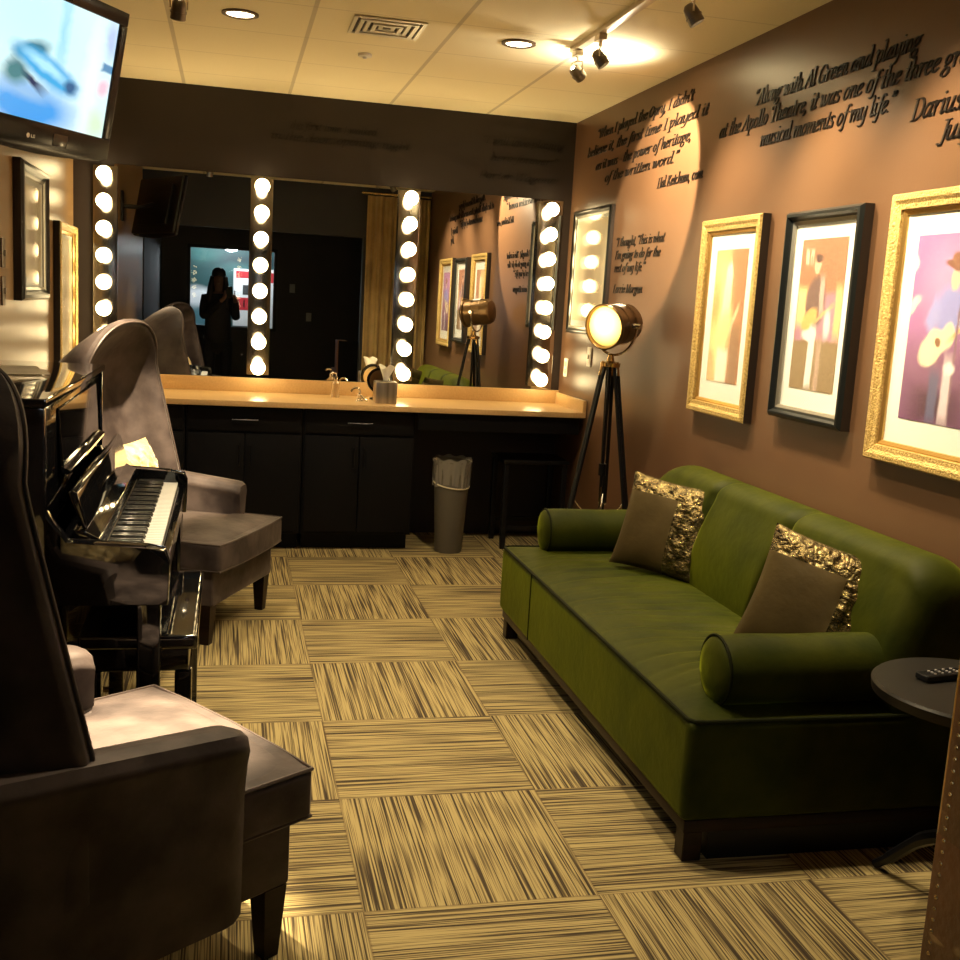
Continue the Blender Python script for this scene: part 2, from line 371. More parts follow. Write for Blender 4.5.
def track(x, y0, y1, label):
    bm = nb(); box(bm, x-.018, x+.018, y0, y1, H-.022, H, .003); return tag(mk('light_track', bm, mat('track_enamel', (.62, .52, .36), .35, .3), ), label, 'light track')
track(-.62, -4.9, -1.86, 'long ceiling light track above the green sofa')
track(-2.31, -4.9, -2.44, 'ceiling light track over the left side of the room')
def track_head(x, y, aim, power, label, size=34, blend=.35, drop=.092, group='track spotlights'):
    t = thing('track_spotlight', label, 'spotlight', (x, y, H-.022), group=group)
    bm = nb(); box(bm, -.018, .018, -.032, .032, -.026, 0, .004); mk('adapter', bm, mat('adapter_enamel', (.55, .46, .32), .35, .3), t)
    p = Vector((0, 0, -drop)); d = (Vector(aim)-Vector((x, y, H-.022-drop))).normalized()
    R = frame_from(d, (0, 0, 1)); sx = (R @ Vector((0, 1, 0, 0))).to_3d()
    bm = nb(); tube(bm, [(0, 0, -.02), (0, 0, -.045)], .009)
    for s in (-1, 1): tube(bm, [Vector((0, 0, -.045)), Vector((0, 0, -.05))+sx*.031*s, p+sx*.031*s], 0.0035, 6)
    mk('yoke', bm, chrome, t)
    bm = nb(); T = Matrix.Translation(p) @ R @ Matrix.Scale(.74, 4)
    lathe(bm, [(.020, -.045), (.032, -.03), (.036, .0), (.038, .05), (.035, .052), (.031, .03), (.022, .0)], 24, T, caps=False)
    lathe(bm, [(.0385, .012), (.0405, .012), (.0405, .02), (.0385, .02)], 24, T, caps=False)
    mk('can', bm, mat('can_metal', (.20, .17, .13), .3, .8), t)
    bm = nb(); lathe(bm, [(.006, -.042), (.018, -.03), (.026, 0), (.029, .022), (.0, .026)], 20, T, caps=False); mk('bulb', bm, emis('spot_bulb', (1, .78, .48), 30), t)
    l = bpy.data.lights.new('spot_lamp', 'SPOT'); l.energy = power; l.color = AMB; l.spot_size = math.radians(size); l.spot_blend = blend; l.shadow_soft_size = .02
    o = bpy.data.objects.new('spot_lamp', l); COL.objects.link(o); o.parent = t; o.matrix_local = Matrix.Translation(p+d*.06) @ R @ Matrix.Rotation(PI, 4, 'X')
    return t
track_head(-.62, -1.93, (0, -1.57, 2.165), P_SPOT*2.1, 'lit track spotlight nearest the mirror wall, bulb glaring onto the ceiling', 62, .15)
track_head(-.62, -2.24, (0, -2.46, 1.62), P_SPOT, 'second track spotlight from the mirror, a dark can with a bright slit', 88, .9)
track_head(-.55, -3.03, (0, -3.2, 1.62), P_SPOT, 'track spotlight at the top edge of the picture above the framed photographs', 88, .9)
track_head(-.62, -3.75, (0, -3.9, 1.62), P_SPOT, 'track spotlight aimed at the cowboy photograph, outside the picture', 88, .9)
track_head(-2.31, -2.50, (-2.47, -1.74, .84), 900, 'track spotlight in the ceiling left of the left downlight, aimed at the far armchair', 27, .8, drop=.15)
track_head(-2.31, -3.75, (-2.29, -4.25, .45), 2300, 'track spotlight aimed down at the near wing armchair seat, outside the picture', 20, 1)
# light escaping backwards from the lit spotlight
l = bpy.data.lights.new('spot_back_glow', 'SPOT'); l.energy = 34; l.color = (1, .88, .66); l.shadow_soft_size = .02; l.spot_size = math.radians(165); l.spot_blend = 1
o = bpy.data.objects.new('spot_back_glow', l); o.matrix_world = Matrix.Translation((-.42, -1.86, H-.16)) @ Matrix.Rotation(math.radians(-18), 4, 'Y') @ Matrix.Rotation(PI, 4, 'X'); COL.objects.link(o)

# ------------------------------------------------------------------ vanity: mirror, bulbs, counter, cabinets
t = thing('vanity_mirror', 'wide frameless wall mirror behind the tan counter', 'mirror', (0, 0, 0))
mk('mirror_glass', box(nb(), -2.755, -.055, -.008, -.001, .965, 2.165), m_mirror, t, smooth=False)
bm = nb(); box(bm, -2.775, -2.755, -.012, -.001, .965, 2.165); mk('edge_strip', bm, chrome, t, smooth=False)
def light_bar(x, label, glass=True):
    yb = -.0085 if glass else -.0005
    t = thing('bulb_light_bar', label, 'light bar', (x, yb, 0), group='bulb strips on the mirror wall')
    bm = nb(); box(bm, -.066, .066, -.034, 0, .985, 2.150, .004); mk('bar_housing', bm, m_barmir, t)
    for k in range(8):
        z = 1.032+k*.1524
        bm = nb(); lathe(bm, [(.020, 0), (.018, .014), (.014, .016)], 20, Matrix.Translation((0, -.0335, z)) @ Matrix.Rotation(PI/2, 4, 'X')); mk('socket', bm, white_plastic, t)
        bm = nb(); r = .0435
        lathe(bm, [(.013, .012), (.015, .022)]+[(r*math.sin(a), .066-r*math.cos(a)) for a in [PI*(.17+.83*i/12) for i in range(1, 12)]]+[(.001, .066+r)], 20, Matrix.Translation((0, -.0335, z)) @ Matrix.Rotation(PI/2, 4, 'X'))
        mk('globe_bulb', bm, m_bulb, t)
for x, lb, g in ((-2.822, 'strip of eight lit globe bulbs left of the mirror', False), (-1.935, 'strip of eight lit globe bulbs on the mirror nearest its left end', True),
              (-1.047, 'strip of eight lit globe bulbs on the mirror right of the tissue box', True), (-.155, 'strip of eight lit globe bulbs in the right corner by the spotlight lamp', True)):
    light_bar(x, lb, g)

t = thing('vanity_counter', 'long tan countertop with raised back edge under the mirror', 'counter', (0, 0, 0))
bm = nb(); box(bm, XL+.002, -.002, -.60, -.001, .845, .877, .004); mk('worktop', bm, m_counter, t)
bm = nb(); box(bm, XL+.002, -.002, -.022, -.001, .877, .962, .003); mk('backsplash', bm, m_counter, t)
bm = nb(); box(bm, -.024, -.002, -.60, -.0225, .877, .950, .003); mk('side_splash', bm, m_counter, t)
bm = nb(); box(bm, -1.02, -.03, -.57, -.55, .74, .845, .002); mk('apron', bm, black_cab, t)
cabx = [(-2.99, -2.34, 'left'), (-2.335, -1.685, 'middle'), (-1.68, -1.03, 'right')]
for i, (a, b, nm) in enumerate(cabx):
    t = thing('vanity_cabinet', ['black cabinet under the counter behind the wing armchair', 'black cabinet under the middle of the counter', 'black cabinet under the counter left of the waste bin'][i], 'cabinet', (0, 0, 0), group='black cabinets under the counter')
    bm = nb(); box(bm, a, b, -.52, -.01, .10, .843, .003); mk('body', bm, black_cab, t)
    bm = nb(); box(bm, a+.01, b-.01, -.44, -.02, 0.0, .10); mk('toe_kick', bm, black_cab, t)
    c = (a+b)/2
    d = mk('drawer', box(nb(), a+.01, b-.01, -.54, -.521, .70, .83, .004), black_cab, t)
    bm = nb(); tube(bm, [(c-.07, -.541, .765), (c-.07, -.56, .765), (c+.07, -.56, .765), (c+.07, -.541, .765)], .004, 6); mk('drawer_handle', bm, mat('gunmetal', (.04, .04, .045), .4, 1), d)
    for s in (-1, 1):
        x0, x1 = (a+.01, c-.003) if s < 0 else (c+.003, b-.01)
        d = mk('door', box(nb(), x0, x1, -.54, -.521, .12, .685, .004), black_cab, t)
        bm = nb(); tube(bm, [(c+s*.03, -.541, .50), (c+s*.03, -.558, .50), (c+s*.03, -.558, .62), (c+s*.03, -.541, .62)], .004, 6); mk('door_handle', bm, bpy.data.materials['gunmetal'], d)

# counter things
ZC = .877
t = thing('tissue_box', 'square metal tissue box cover with a white tissue sticking out on the counter', 'tissue box', (-1.20, -.405, ZC))
bm = nb(); box(bm, -.064, .064, -.064, .064, 0, .128, .008, 3); mk('cover', bm, noisy('brushed_tissue_cover', (.55, .50, .45), (.30, .26, .23), 5, .3, stretch=(6, 6, .3), metal=.9), t)
bm = nb(); lathe(bm, [(.035, .1285), (.03, .130), (.001, .130)], 20); mk('opening', bm, black_satin, t)
def tis(u, v):
    a = u*2*PI; r = .012+.030*v**1.2*(1+.45*math.sin(3*a+1)); return Vector((r*math.cos(a), .6*r*math.sin(a), .128+.085*v*(1-.18*math.sin(2*a))))
bm = nb(); grid(bm, tis, 28, 7); mk('tissue', bm, mat('tissue_white', (.85, .84, .78), .9), t)
t = thing('makeup_mirror', 'small round black-rimmed makeup mirror behind the tissue box', 'makeup mirror', (-1.205, -.20, ZC), -.25)
bm = nb(); lathe(bm, [(.001, 0), (.06, 0), (.06, .008), (.012, .016), (.008, .05)], 24, caps=False); mk('base', bm, black_satin, t)
T = Matrix.Translation((0, 0, .115)) @ Matrix.Rotation(PI/2-.15, 4, 'X')
bm = nb(); lathe(bm, [(.063, -.01), (.076, -.01), (.080, 0), (.076, .01), (.063, .01)], 36, T, caps=False); mk('rim', bm, black_lacquer, t)
bm = nb(); lathe(bm, [(.064, -.004), (.064, .004)], 36, T); mk('mirror_disc', bm, m_mirror, t)
t = thing('soap_dispenser', 'slim clear pump bottle on the counter against the backsplash', 'bottle', (-1.47, -.16, ZC))
bm = nb(); lathe(bm, [(.001, 0), (.024, 0), (.026, .006), (.026, .085), (.012, .10), (.011, .112)], 24, caps=False); mk('bottle', bm, mat('amber_clear', (.55, .38, .2), .1, Alpha=.55, Coat_Weight=1), t)
bm = nb(); tube(bm, [(0, 0, .10), (0, 0, .145)], .006); tube(bm, [(0, 0, .145), (-.02, -.006, .15), (-.035, -.01, .142)], .005); lathe(bm, [(.013, .112), (.013, .124), (.007, .126)], 16); mk('pump', bm, chrome, t)
t = thing('counter_tap', 'small chrome tap with a curved spout left of the tissue box', 'tap', (-1.345, -.36, ZC))
bm = nb(); lathe(bm, [(.001, 0), (.022, 0), (.022, .006), (.012, .012), (.011, .035), (.014, .04)], 20, caps=False); mk('base', bm, chrome, t)
bm = nb(); tube(bm, smooth_pts([(0, 0, .035), (0, 0, .06), (-.015, -.005, .078), (-.04, -.012, .075), (-.052, -.015, .055)], 5), .006); mk('spout', bm, chrome, t)
bm = nb(); tube(bm, [(.008, 0, .035), (.03, -.02, .012), (.045, -.03, .006)], [.007, .006, .005]); mk('lever', bm, chrome, t)

# waste bin with bag
t = thing('waste_bin', 'slim grey waste bin with a clear bag on the carpet under the counter', 'waste bin', (-.79, -.515, 0))
bm = nb(); lathe(bm, [(.001, 0), (.078, 0), (.082, .01), (.112, .545), (.118, .55), (.118, .558), (.108, .556), (.078, .02), (.001, .02)], 40, caps=False); mk('bin', bm, mat('grey_plastic', (.12, .11, .09), .5), t)
m_bag = mat('clear_bag', (.42, .40, .36), .2, Alpha=.5, Coat_Weight=.6)
def bag(u, v):
    a = u*2*PI; z = .565-.155*v+.012*math.sin(3*a+1)*v; r = .119+.005*math.sin(11*a)*v+.004*math.sin(23*a+2)*v-.012*v
    if v < .1: z = .572+.006*math.sin(9*a)
    return Vector((r*math.cos(a), r*math.sin(a), z))
bm = nb(); grid(bm, bag, 96, 10); mk('bin_bag', bm, m_bag, t)
bm = nb(); tube(bm, [(.1065*math.cos(a)*1.0, .1065*math.sin(a), .415+.018*math.sin(a-.6)) for a in [2*PI*i/40 for i in range(40)]], .0045, 8, True); mk('bag_band', bm, mat('bag_band', (.68, .62, .45), .5), t)

# dark stool under the counter
t = thing('small_table', 'low black table under the right end of the counter', 'table', (-.25, -.30, 0))
mk('table_top', box(nb(), -.21, .21, -.17, .17, .535, .56, .006), black_satin, t)
for sx in (-1, 1):
    for sy in (-1, 1): mk('leg', box(nb(), sx*.185-.016, sx*.185+.016, sy*.145-.016, sy*.145+.016, 0, .535, .003), black_satin, t)
for sy in (-1, 1): mk('stretcher', box(nb(), -.169, .169, sy*.145-.008, sy*.145+.008, .12, .145), black_satin, t)

# ------------------------------------------------------------------ framed photographs
def framed(name, label, wall, a, b, z0, z1, style, pic, matw=.065, fw_=.062, dep=.045, group=None):
    """a..b is the run along the wall (Y); wall 'R' at X=0 facing -X, 'L' at X=XL facing +X"""
    t = thing(name, label, 'framed picture', (0 if wall == 'R' else XL, (a+b)/2, z0), 0 if wall == 'R' else PI, group)
    W = abs(b-a); Hh = z1-z0
    # local: u along reading direction, v up, depth d from wall
    def P(u, v, d): return Vector((-d-.001, -(u-W/2), v))
    prof = {'gold': [(0, 0), (0, dep*.8), (.006, dep), (fw_*.35, dep*1.02), (fw_*.55, dep*.85), (fw_*.8, dep*.8), (fw_*.84, dep*.5)],
            'black': [(0, 0), (0, dep*.7), (.01, dep*.95), (fw_*.5, dep*1.0), (fw_*.7, dep*.7), (fw_*.9, dep*.62), (fw_, dep*.4)]}[style]
    bm = nb(); rings = []
    for (o, d) in prof: rings.append([bm.verts.new(P(u, v, d)) for u, v in ((o, o), (W-o, o), (W-o, Hh-o), (o, Hh-o))])
    for A, C in zip(rings, rings[1:]):
        for k in range(4): bm.faces.new((A[k], A[(k+1) % 4], C[(k+1) % 4], C[k])).material_index = 1 if A is rings[0] else 0
    mk('frame', bm, [m_gold if style == 'gold' else m_blackframe, m_frame_side], t, angle=20)
    o = fw_*.84
    bm = nb(); rings = []
    for (q, d) in ((o, dep*.6), (o+.004, dep*.62), (o+.014, dep*.5), (o+.016, dep*.3)): rings.append([bm.verts.new(P(u, v, d)) for u, v in ((q, q), (W-q, q), (W-q, Hh-q), (q, Hh-q))])
    for A, C in zip(rings, rings[1:]):
        for k in range(4): bm.faces.new((A[k], A[(k+1) % 4], C[(k+1) % 4], C[k]))
    mk('frame_lip', bm, m_gold_plain if style == 'gold' else mat('silver_lip', (.35, .33, .28), .3, .6), t, smooth=False)
    def pl(nm, q, d, m, uv=False, th=.002):
        bm = nb(); x0, x1, y0, y1 = q
        grid(bm, lambda u, v: P(x0+(x1-x0)*u, y0+(y1-y0)*v, d), 1, 1, uv=True)
        r = bmesh.ops.extrude_face_region(bm, geom=bm.faces[:])
        bmesh.ops.translate(bm, vec=Vector((th, 0, 0)), verts=[v for v in r['geom'] if isinstance(v, bmesh.types.BMVert)])
        return mk(nm, bm, m, t, smooth=False)
    i = o+.010
    pl('mat_board', (i, W-i, i, Hh-i), dep*.34, m_mat)
    k = o+.016+matw
    if isinstance(pic, tuple): k2, pic = pic; pl('print', k2, dep*.34+.0015, pic, th=.001)
    else: pl('print', (k, W-k, k+.015, Hh-k), dep*.34+.0015, pic, th=.001)
    pl('glass', (i, W-i, i, Hh-i), dep*.44, m_glass_soft if a < -2 else m_glass_pic, th=.0015)
    return t
pic1 = picture('print_orange_stage', (.42, .20, .10), [
    ('e', (.95, .75, .35), .25, .45, .32, .5, 0, .5), ('e', (.85, .40, .15), .1, .6, .15, .18, 0, .5), ('e', (.95, .88, .62), .45, .55, .13, .34, -4, .2), ('e', (.95, .9, .7), .48, .80, .10, .10, 0, .2),
    ('e', (.80, .78, .35), .40, .38, .26, .13, 28, .3), ('e', (.9, .6, .38), .72, .48, .18, .035, 40, .3), ('r', (.95, .9, .8), .45, .12, .18, .13, 0, .2), ('r', (.30, .16, .09), .82, .2, .13, .22, 0, .15), ('e', (.85, .45, .2), .08, .15, .1, .1, 0, .4)])
pic2 = picture('print_seated_guitarist', (.36, .17, .10), [
    ('r', (.42, .22, .34), .5, .48, .5, .16, 0, .15), ('r', (.85, .66, .32), .12, .55, .1, .12, 0, .3), ('r', (.75, .55, .26), .93, .52, .07, .16, 0, .3), ('r', (.27, .19, .10), .5, .15, .52, .18, 0, .05),
    ('r', (.72, .50, .40), .14, .885, .035, .05, 0, .3), ('r', (.72, .50, .40), .25, .885, .035, .05, 0, .3), ('r', (.42, .2, .12), .25, .86, .012, .03, 0, .3),
    ('e', (.16, .09, .09), .42, .58, .22, .17, 0, .15), ('e', (.75, .5, .36), .40, .83, .075, .06, 0, .2), ('e', (.10, .05, .05), .42, .875, .08, .03, 0, .2), ('r', (.55, .42, .40), .55, .62, .05, .12, 8, .3),
    ('e', (.80, .45, .16), .32, .47, .17, .065, 14, .15), ('r', (.7, .42, .2), .62, .51, .2, .014, 18, .3), ('r', (.86, .84, .86), .42, .22, .07, .2, -3, .15), ('e', (.86, .84, .86), .35, .37, .16, .045, 0, .2), ('e', (.8, .72, .8), .72, .44, .07, .09, 0, .4), ('r', (.45, .32, .26), .6, .14, .05, .2, 0, .3)])
pic3 = picture('print_cowboy_guitarist', (.38, .17, .42), [
    ('e', (.55, .30, .58), .5, .75, .3, .2, 0, .6), ('r', (.08, .03, .06), .5, .1, .55, .16, 0, .8), ('r', (.24, .10, .22), .5, .32, .55, .1, 0, .9), ('e', (.95, .75, .7), .03, .62, .10, .035, 20, .4), ('e', (.9, .8, .8), .0, .85, .05, .04, 0, .4),
    ('e', (.30, .32, .72), .55, .60, .20, .13, 0, .2), ('r', (.34, .36, .76), .34, .57, .07, .09, -35, .3), ('r', (.30, .32, .72), .76, .57, .07, .09, 35, .3), ('e', (.80, .55, .42), .58, .76, .065, .055, 0, .2),
    ('e', (.22, .10, .07), .56, .835, .13, .026, -8, .2), ('e', (.26, .12, .08), .58, .86, .075, .038, -8, .2), ('e', (.90, .82, .58), .36, .40, .17, .095, 18, .12), ('e', (.88, .8, .56), .55, .46, .11, .07, 18, .15), ('r', (.65, .42, .2), .82, .55, .24, .014, 25, .3),
    ('e', (.25, .12, .06), .44, .43, .035, .025, 0, .2), ('r', (.12, .12, .25), .45, .14, .06, .14, 0, .3), ('r', (.72, .62, .72), .62, .18, .06, .17, 0, .3), ('r', (.25, .15, .2), .68, .5, .012, .4, 0, .4), ('e', (.9, .86, .9), .64, .30, .07, .03, 0, .3)])
framed('framed_photograph', 'gold framed photograph of a performer in orange stage light, nearest the mirror', 'R', -2.135, -2.70, 1.065, 1.915, 'gold', pic1)
framed('framed_photograph', 'black framed photograph of a guitarist in a dark shirt, between the two gold frames', 'R', -2.905, -3.425, 1.125, 1.90, 'black', pic2, matw=.055, fw_=.04, dep=.05)
framed('framed_photograph', 'gold framed photograph of a guitarist in a cowboy hat at the right edge', 'R', -3.585, -4.20, 1.06, 1.912, 'gold', pic3)
pic4 = picture('print_pale', (.80, .72, .52), [('r', (.66, .58, .42), .5, .5, .42, .42, 0, .2), ('e', (.45, .35, .25), .5, .45, .15, .3, 0, .5)])
framed('framed_photograph', 'black framed picture in the right corner reflecting the bulb strip', 'R', -.15, -.84, 1.345, 2.09, 'black', pic4, matw=.02, fw_=.035, dep=.03)
framed('framed_photograph', 'dark framed picture on the left wall under the television', 'L', -1.82, -1.136, 1.39, 1.98, 'black', pic4, matw=.03, fw_=.05, dep=.045)
framed('framed_photograph', 'gold framed picture on the left wall beside the leftmost bulb strip', 'L', -.75, -.11, .98, 1.787, 'gold', pic4, matw=.02, fw_=.05, dep=.04)

# switches and outlets
def plate(x, y, z, wall, label, toggle=True):
    n = 1 if wall == 'L' else -1
    t = thing('light_switch' if toggle else 'power_outlet', label, 'switch' if toggle else 'outlet', (x, y, z))
    bm = nb(); box(bm, min(0, n*.006), max(0, n*.006), -.036, .036, -.058, .058, .002); mk('cover_plate', bm, white_plastic if wall != 'L' else mat('bronze_plate', (.12, .08, .05), .4, .5), t)
    bm = nb()
    if toggle: box(bm, min(n*.006, n*.014), max(n*.006, n*.014), -.006, .006, -.012, .012, .001)
    else:
        for s in (-1, 1): box(bm, min(n*.006, n*.008), max(n*.006, n*.008), -.016, .016, s*.024-.014, s*.024+.014, .001)
    mk('toggle' if toggle else 'socket', bm, mat('plate_detail', (.45, .42, .36), .4), t)
plate(-.001, -.585, 1.215, 'R', 'white wall switch plate below the corner picture by the lamp')
plate(-.001, -.14, 1.12, 'R', 'small outlet plate between the corner picture and the counter end', False)
plate(XL+.001, -2.05, 1.58, 'L', 'upper dark switch plate on the left wall at the photo edge')
plate(XL+.001, -2.05, 1.43, 'L', 'lower dark switch plate on the left wall at the photo edge')
for (x, z, lb) in ((-1.29, 1.55, 'switch plate on the dark rear wall, the higher one in the mirror'), (-1.06, 1.18, 'outlet plate on the dark rear wall, the lower one in the mirror')):
    bm = nb(); box(bm, x-.035, x+.035, YB+.001, YB+.007, z-.057, z+.057, .002); tag(mk('wall_plate', bm, mat('grey_plate', (.25, .25, .24), .4)), lb, 'switch')

# ------------------------------------------------------------------ wall lettering: pen-drawn italic serif
G = {
'a': (5.2, [[(4, 4.1), (2.6, 5), (.9, 3.6), (.4, 1.4), (1.3, .1), (2.8, .9), (4, 3)], [(4.3, 5), (3.8, 1.4), (4.3, 0), (5.2, .9)]]),
'b': (4.9, [[(.2, 8), (1, 8), (1, 1.2), (2.1, 0), (3.8, 1), (4.2, 3.4), (3.2, 4.9), (1.9, 4.2), (1, 2.6)]]),
'c': (4.2, [[(3.8, 3.8), (3.2, 4.9), (1.9, 4.9), (.6, 3), (.8, .8), (2.1, 0), (3.8, 1.2)]]),
'd': (5.4, [[(4, 3.9), (2.6, 5), (.9, 3.6), (.4, 1.4), (1.3, .1), (2.8, .9), (4, 3)], [(3.4, 8), (4.3, 8), (4, 1.4), (4.5, 0), (5.3, .9)]]),
'e': (4.3, [[(.9, 2.3), (3.2, 3), (3.7, 4.3), (2.6, 5), (1, 3.8), (.5, 1.6), (1.7, 0), (3.8, 1.2)]]),
'f': (3.2, [[(4.6, 7.2), (3.9, 8), (2.8, 7.4), (2.1, 5), (1.2, -1.4), (.3, -2.8), (-.7, -2.2)], [(.6, 4.9), (3.7, 4.9)]]),
'g': (5, [[(3.6, 4.2), (2.4, 5), (1, 4), (1, 2.4), (2.3, 1.7), (3.6, 2.7), (3.6, 4.2)], [(3.5, 4.3), (4.9, 5)], [(2.2, 1.7), (1.2, .9), (3.4, .1), (3.6, -1.6), (2, -2.8), (.3, -2.2), (.4, -.8), (1.6, .3)]]),
'h': (5.3, [[(.2, 8), (1, 8), (1, 0)], [(1, 2.6), (2.2, 4.5), (3.5, 4.9), (4, 3.8), (3.8, 1), (4.4, 0), (5.2, .9)]]),
'i': (2.6, [[(.3, 4.2), (1.2, 5), (1.1, 1), (1.6, 0), (2.5, .9)], [(1.2, 7), (1.3, 7.4)]]),
'j': (2.8, [[(.3, 4.2), (1.3, 5), (1.3, -1.4), (.2, -2.8), (-.8, -2.2)], [(1.3, 7), (1.4, 7.4)]]),
'J': (4, [[(1.8, 7.5), (4.2, 7.5)], [(3.2, 7.5), (2.7, -.4), (1.4, -1.6), (.2, -.8)]]),
'k': (5, [[(.2, 8), (1, 8), (1, 0)], [(1, 2.4), (3.8, 4.8)], [(2.2, 3.2), (3.6, .4), (4.8, .5)]]),
'l': (2.6, [[(.3, 8), (1.2, 8), (1.1, 1), (1.6, 0), (2.5, .9)]]),
'm': (7.8, [[(.1, 4.2), (1, 5), (1, 0)], [(1, 2.6), (2.6, 4.7), (3.6, 4.4), (3.6, 0)], [(3.6, 2.6), (5.2, 4.7), (6.4, 4.4), (6.2, 1), (6.8, 0), (7.7, .9)]]),
'n': (5.2, [[(.1, 4.2), (1, 5), (1, 0)], [(1, 2.6), (2.4, 4.6), (3.6, 4.8), (3.9, 3.6), (3.8, 1), (4.3, 0), (5.2, .9)]]),
'o': (4.6, [[(2.2, 5), (.7, 3.4), (.6, 1.2), (2, 0), (3.7, 1.6), (3.9, 3.8), (2.4, 5)]]),
'p': (4.9, [[(.1, 4.2), (1, 5), (1, -2.8)], [(0, -2.8), (2, -2.8)], [(1, 2.6), (2.3, 4.7), (3.8, 4.6), (4.1, 2.6), (3, .2), (1.4, .2)]]),
'r': (4, [[(.1, 4.2), (1, 5), (1, 0)], [(1, 2.6), (2.2, 4.6), (3.7, 4.9), (3.8, 4.3)]]),
's': (3.8, [[(3.4, 4.1), (2.4, 5), (1, 4.2), (1.4, 3), (2.9, 2), (2.8, .5), (1.5, 0), (.3, .9)]]),
't': (3.2, [[(1.9, 7), (1.2, 1.2), (1.7, 0), (2.9, .9)], [(.3, 4.9), (3.1, 4.9)]]),
'u': (5.2, [[(.1, 4.2), (1, 5), (.8, 1.2), (1.8, 0), (3.2, 1), (3.9, 3)], [(4, 5), (3.8, 1), (4.3, 0), (5.2, .9)]]),
'v': (4.6, [[(.1, 4.4), (.9, 5), (1.4, .2), (3.4, 2.6), (3.8, 4.9)]]),
'w': (6.8, [[(.1, 4.4), (.9, 5), (1.3, .2), (3.2, 4.8)], [(3.2, 4.9), (3.7, .2), (5.6, 2.6), (6.1, 4.9)]]),
'y': (5, [[(.1, 4.2), (1, 5), (.9, 1.2), (1.9, 0), (3.3, 1), (3.9, 3)], [(4.1, 5), (3.8, -1), (2.2, -2.8), (.4, -2.4)]]),
'A': (6.6, [[(-.3, 0), (4, 7.6)], [(4, 7.6), (5.2, 0)], [(1.6, 2.7), (4.6, 2.7)], [(-.8, 0), (.8, 0)], [(4.2, 0), (6, 0)]]),
'G': (6.6, [[(6, 5.6), (5, 7.4), (3, 7.5), (.9, 5.4), (.6, 2), (2.2, 0), (4.4, .3), (5.4, 1.8)], [(5.3, 3), (5.3, .2)], [(4, 3.1), (6.4, 3.1)]]),
'T': (5.8, [[(.6, 6.2), (.8, 7.5), (5.8, 7.5), (5.8, 6.2)], [(3.3, 7.5), (3, 0)], [(1.8, 0), (4.2, 0)]]),
'D': (6.6, [[(1.4, 7.5), (1.2, 0)], [(.2, 0), (3, 0), (5.4, 1.8), (5.8, 5), (4, 7.3), (.4, 7.5)]]),
'H': (7, [[(1.4, 7.5), (1.2, 0)], [(5.6, 7.5), (5.4, 0)], [(1.3, 3.9), (5.5, 3.9)], [(.3, 0), (2.3, 0)], [(.5, 7.5), (2.5, 7.5)], [(4.5, 0), (6.5, 0)], [(4.7, 7.5), (6.7, 7.5)]]),
'I': (3.4, [[(1.8, 7.5), (1.5, 0)], [(.4, 0), (2.7, 0)], [(.6, 7.5), (2.9, 7.5)]]),
'K': (6.4, [[(1.4, 7.5), (1.2, 0)], [(5.6, 7.4), (1.3, 3)], [(2.6, 4.2), (5.4, .2), (6.4, .2)], [(.3, 0), (2.3, 0)], [(.5, 7.5), (2.5, 7.5)]]),
'L': (5.2, [[(1.6, 7.5), (1.4, 0)], [(.3, 0), (4.8, 0), (5.2, 1.6)], [(.6, 7.5), (2.8, 7.5)]]),
'M': (8.4, [[(1.4, 7.5), (1, 0)], [(1.4, 7.4), (3.8, .2)], [(3.8, .2), (6.9, 7.4)], [(6.9, 7.5), (6.7, 0)], [(.1, 0), (2, 0)], [(5.7, 0), (7.8, 0)]]),
'O': (6.6, [[(3.4, 7.6), (1, 5.4), (.7, 2), (2.6, 0), (5, 1.6), (5.8, 5.4), (3.6, 7.6)]]),
'P': (5.8, [[(1.4, 7.5), (1.2, 0)], [(.2, 0), (2.4, 0)], [(.4, 7.5), (3.8, 7.5), (5.2, 5.8), (4, 3.7), (1.4, 3.5)]]),
'W': (8.4, [[(.8, 7.5), (1.8, .2)], [(1.8, .2), (4.4, 7.4)], [(4.4, 7.4), (5.2, .2)], [(5.2, .2), (8, 7.5)], [(0, 7.5), (1.9, 7.5)]]),
'“': (3, [[(.6, 6), (.3, 6.9), (1.1, 7.9)], [(2.1, 6), (1.8, 6.9), (2.6, 7.9)]]), '”': (3, [[(.6, 7.9), (.9, 7), (.1, 6)], [(2.1, 7.9), (2.4, 7), (1.6, 6)]]),
'’': (1.6, [[(.7, 7.9), (1, 7), (.2, 6)]]), '‘': (1.6, [[(.6, 6), (.3, 6.9), (1.1, 7.9)]]), ',': (2.2, [[(.8, .5), (1, -.5), (.1, -1.5)]]), '.': (2.2, [[(.6, .2), (.9, .3)]]), '-': (3.4, [[(.4, 2.8), (2.6, 2.8)]]), ' ': (2.6, []),
}
def hull(pts):
    pts = sorted(set((round(a, 5), round(b, 5)) for a, b in pts))
    def half(ps):
        h = []
        for p in ps:
            while len(h) > 1 and (h[-1][0]-h[-2][0])*(p[1]-h[-2][1])-(h[-1][1]-h[-2][1])*(p[0]-h[-2][0]) <= 1e-9: h.pop()
            h.append(p)
        return h
    a, b = half(pts), half(pts[::-1]); return a[:-1]+b[:-1]
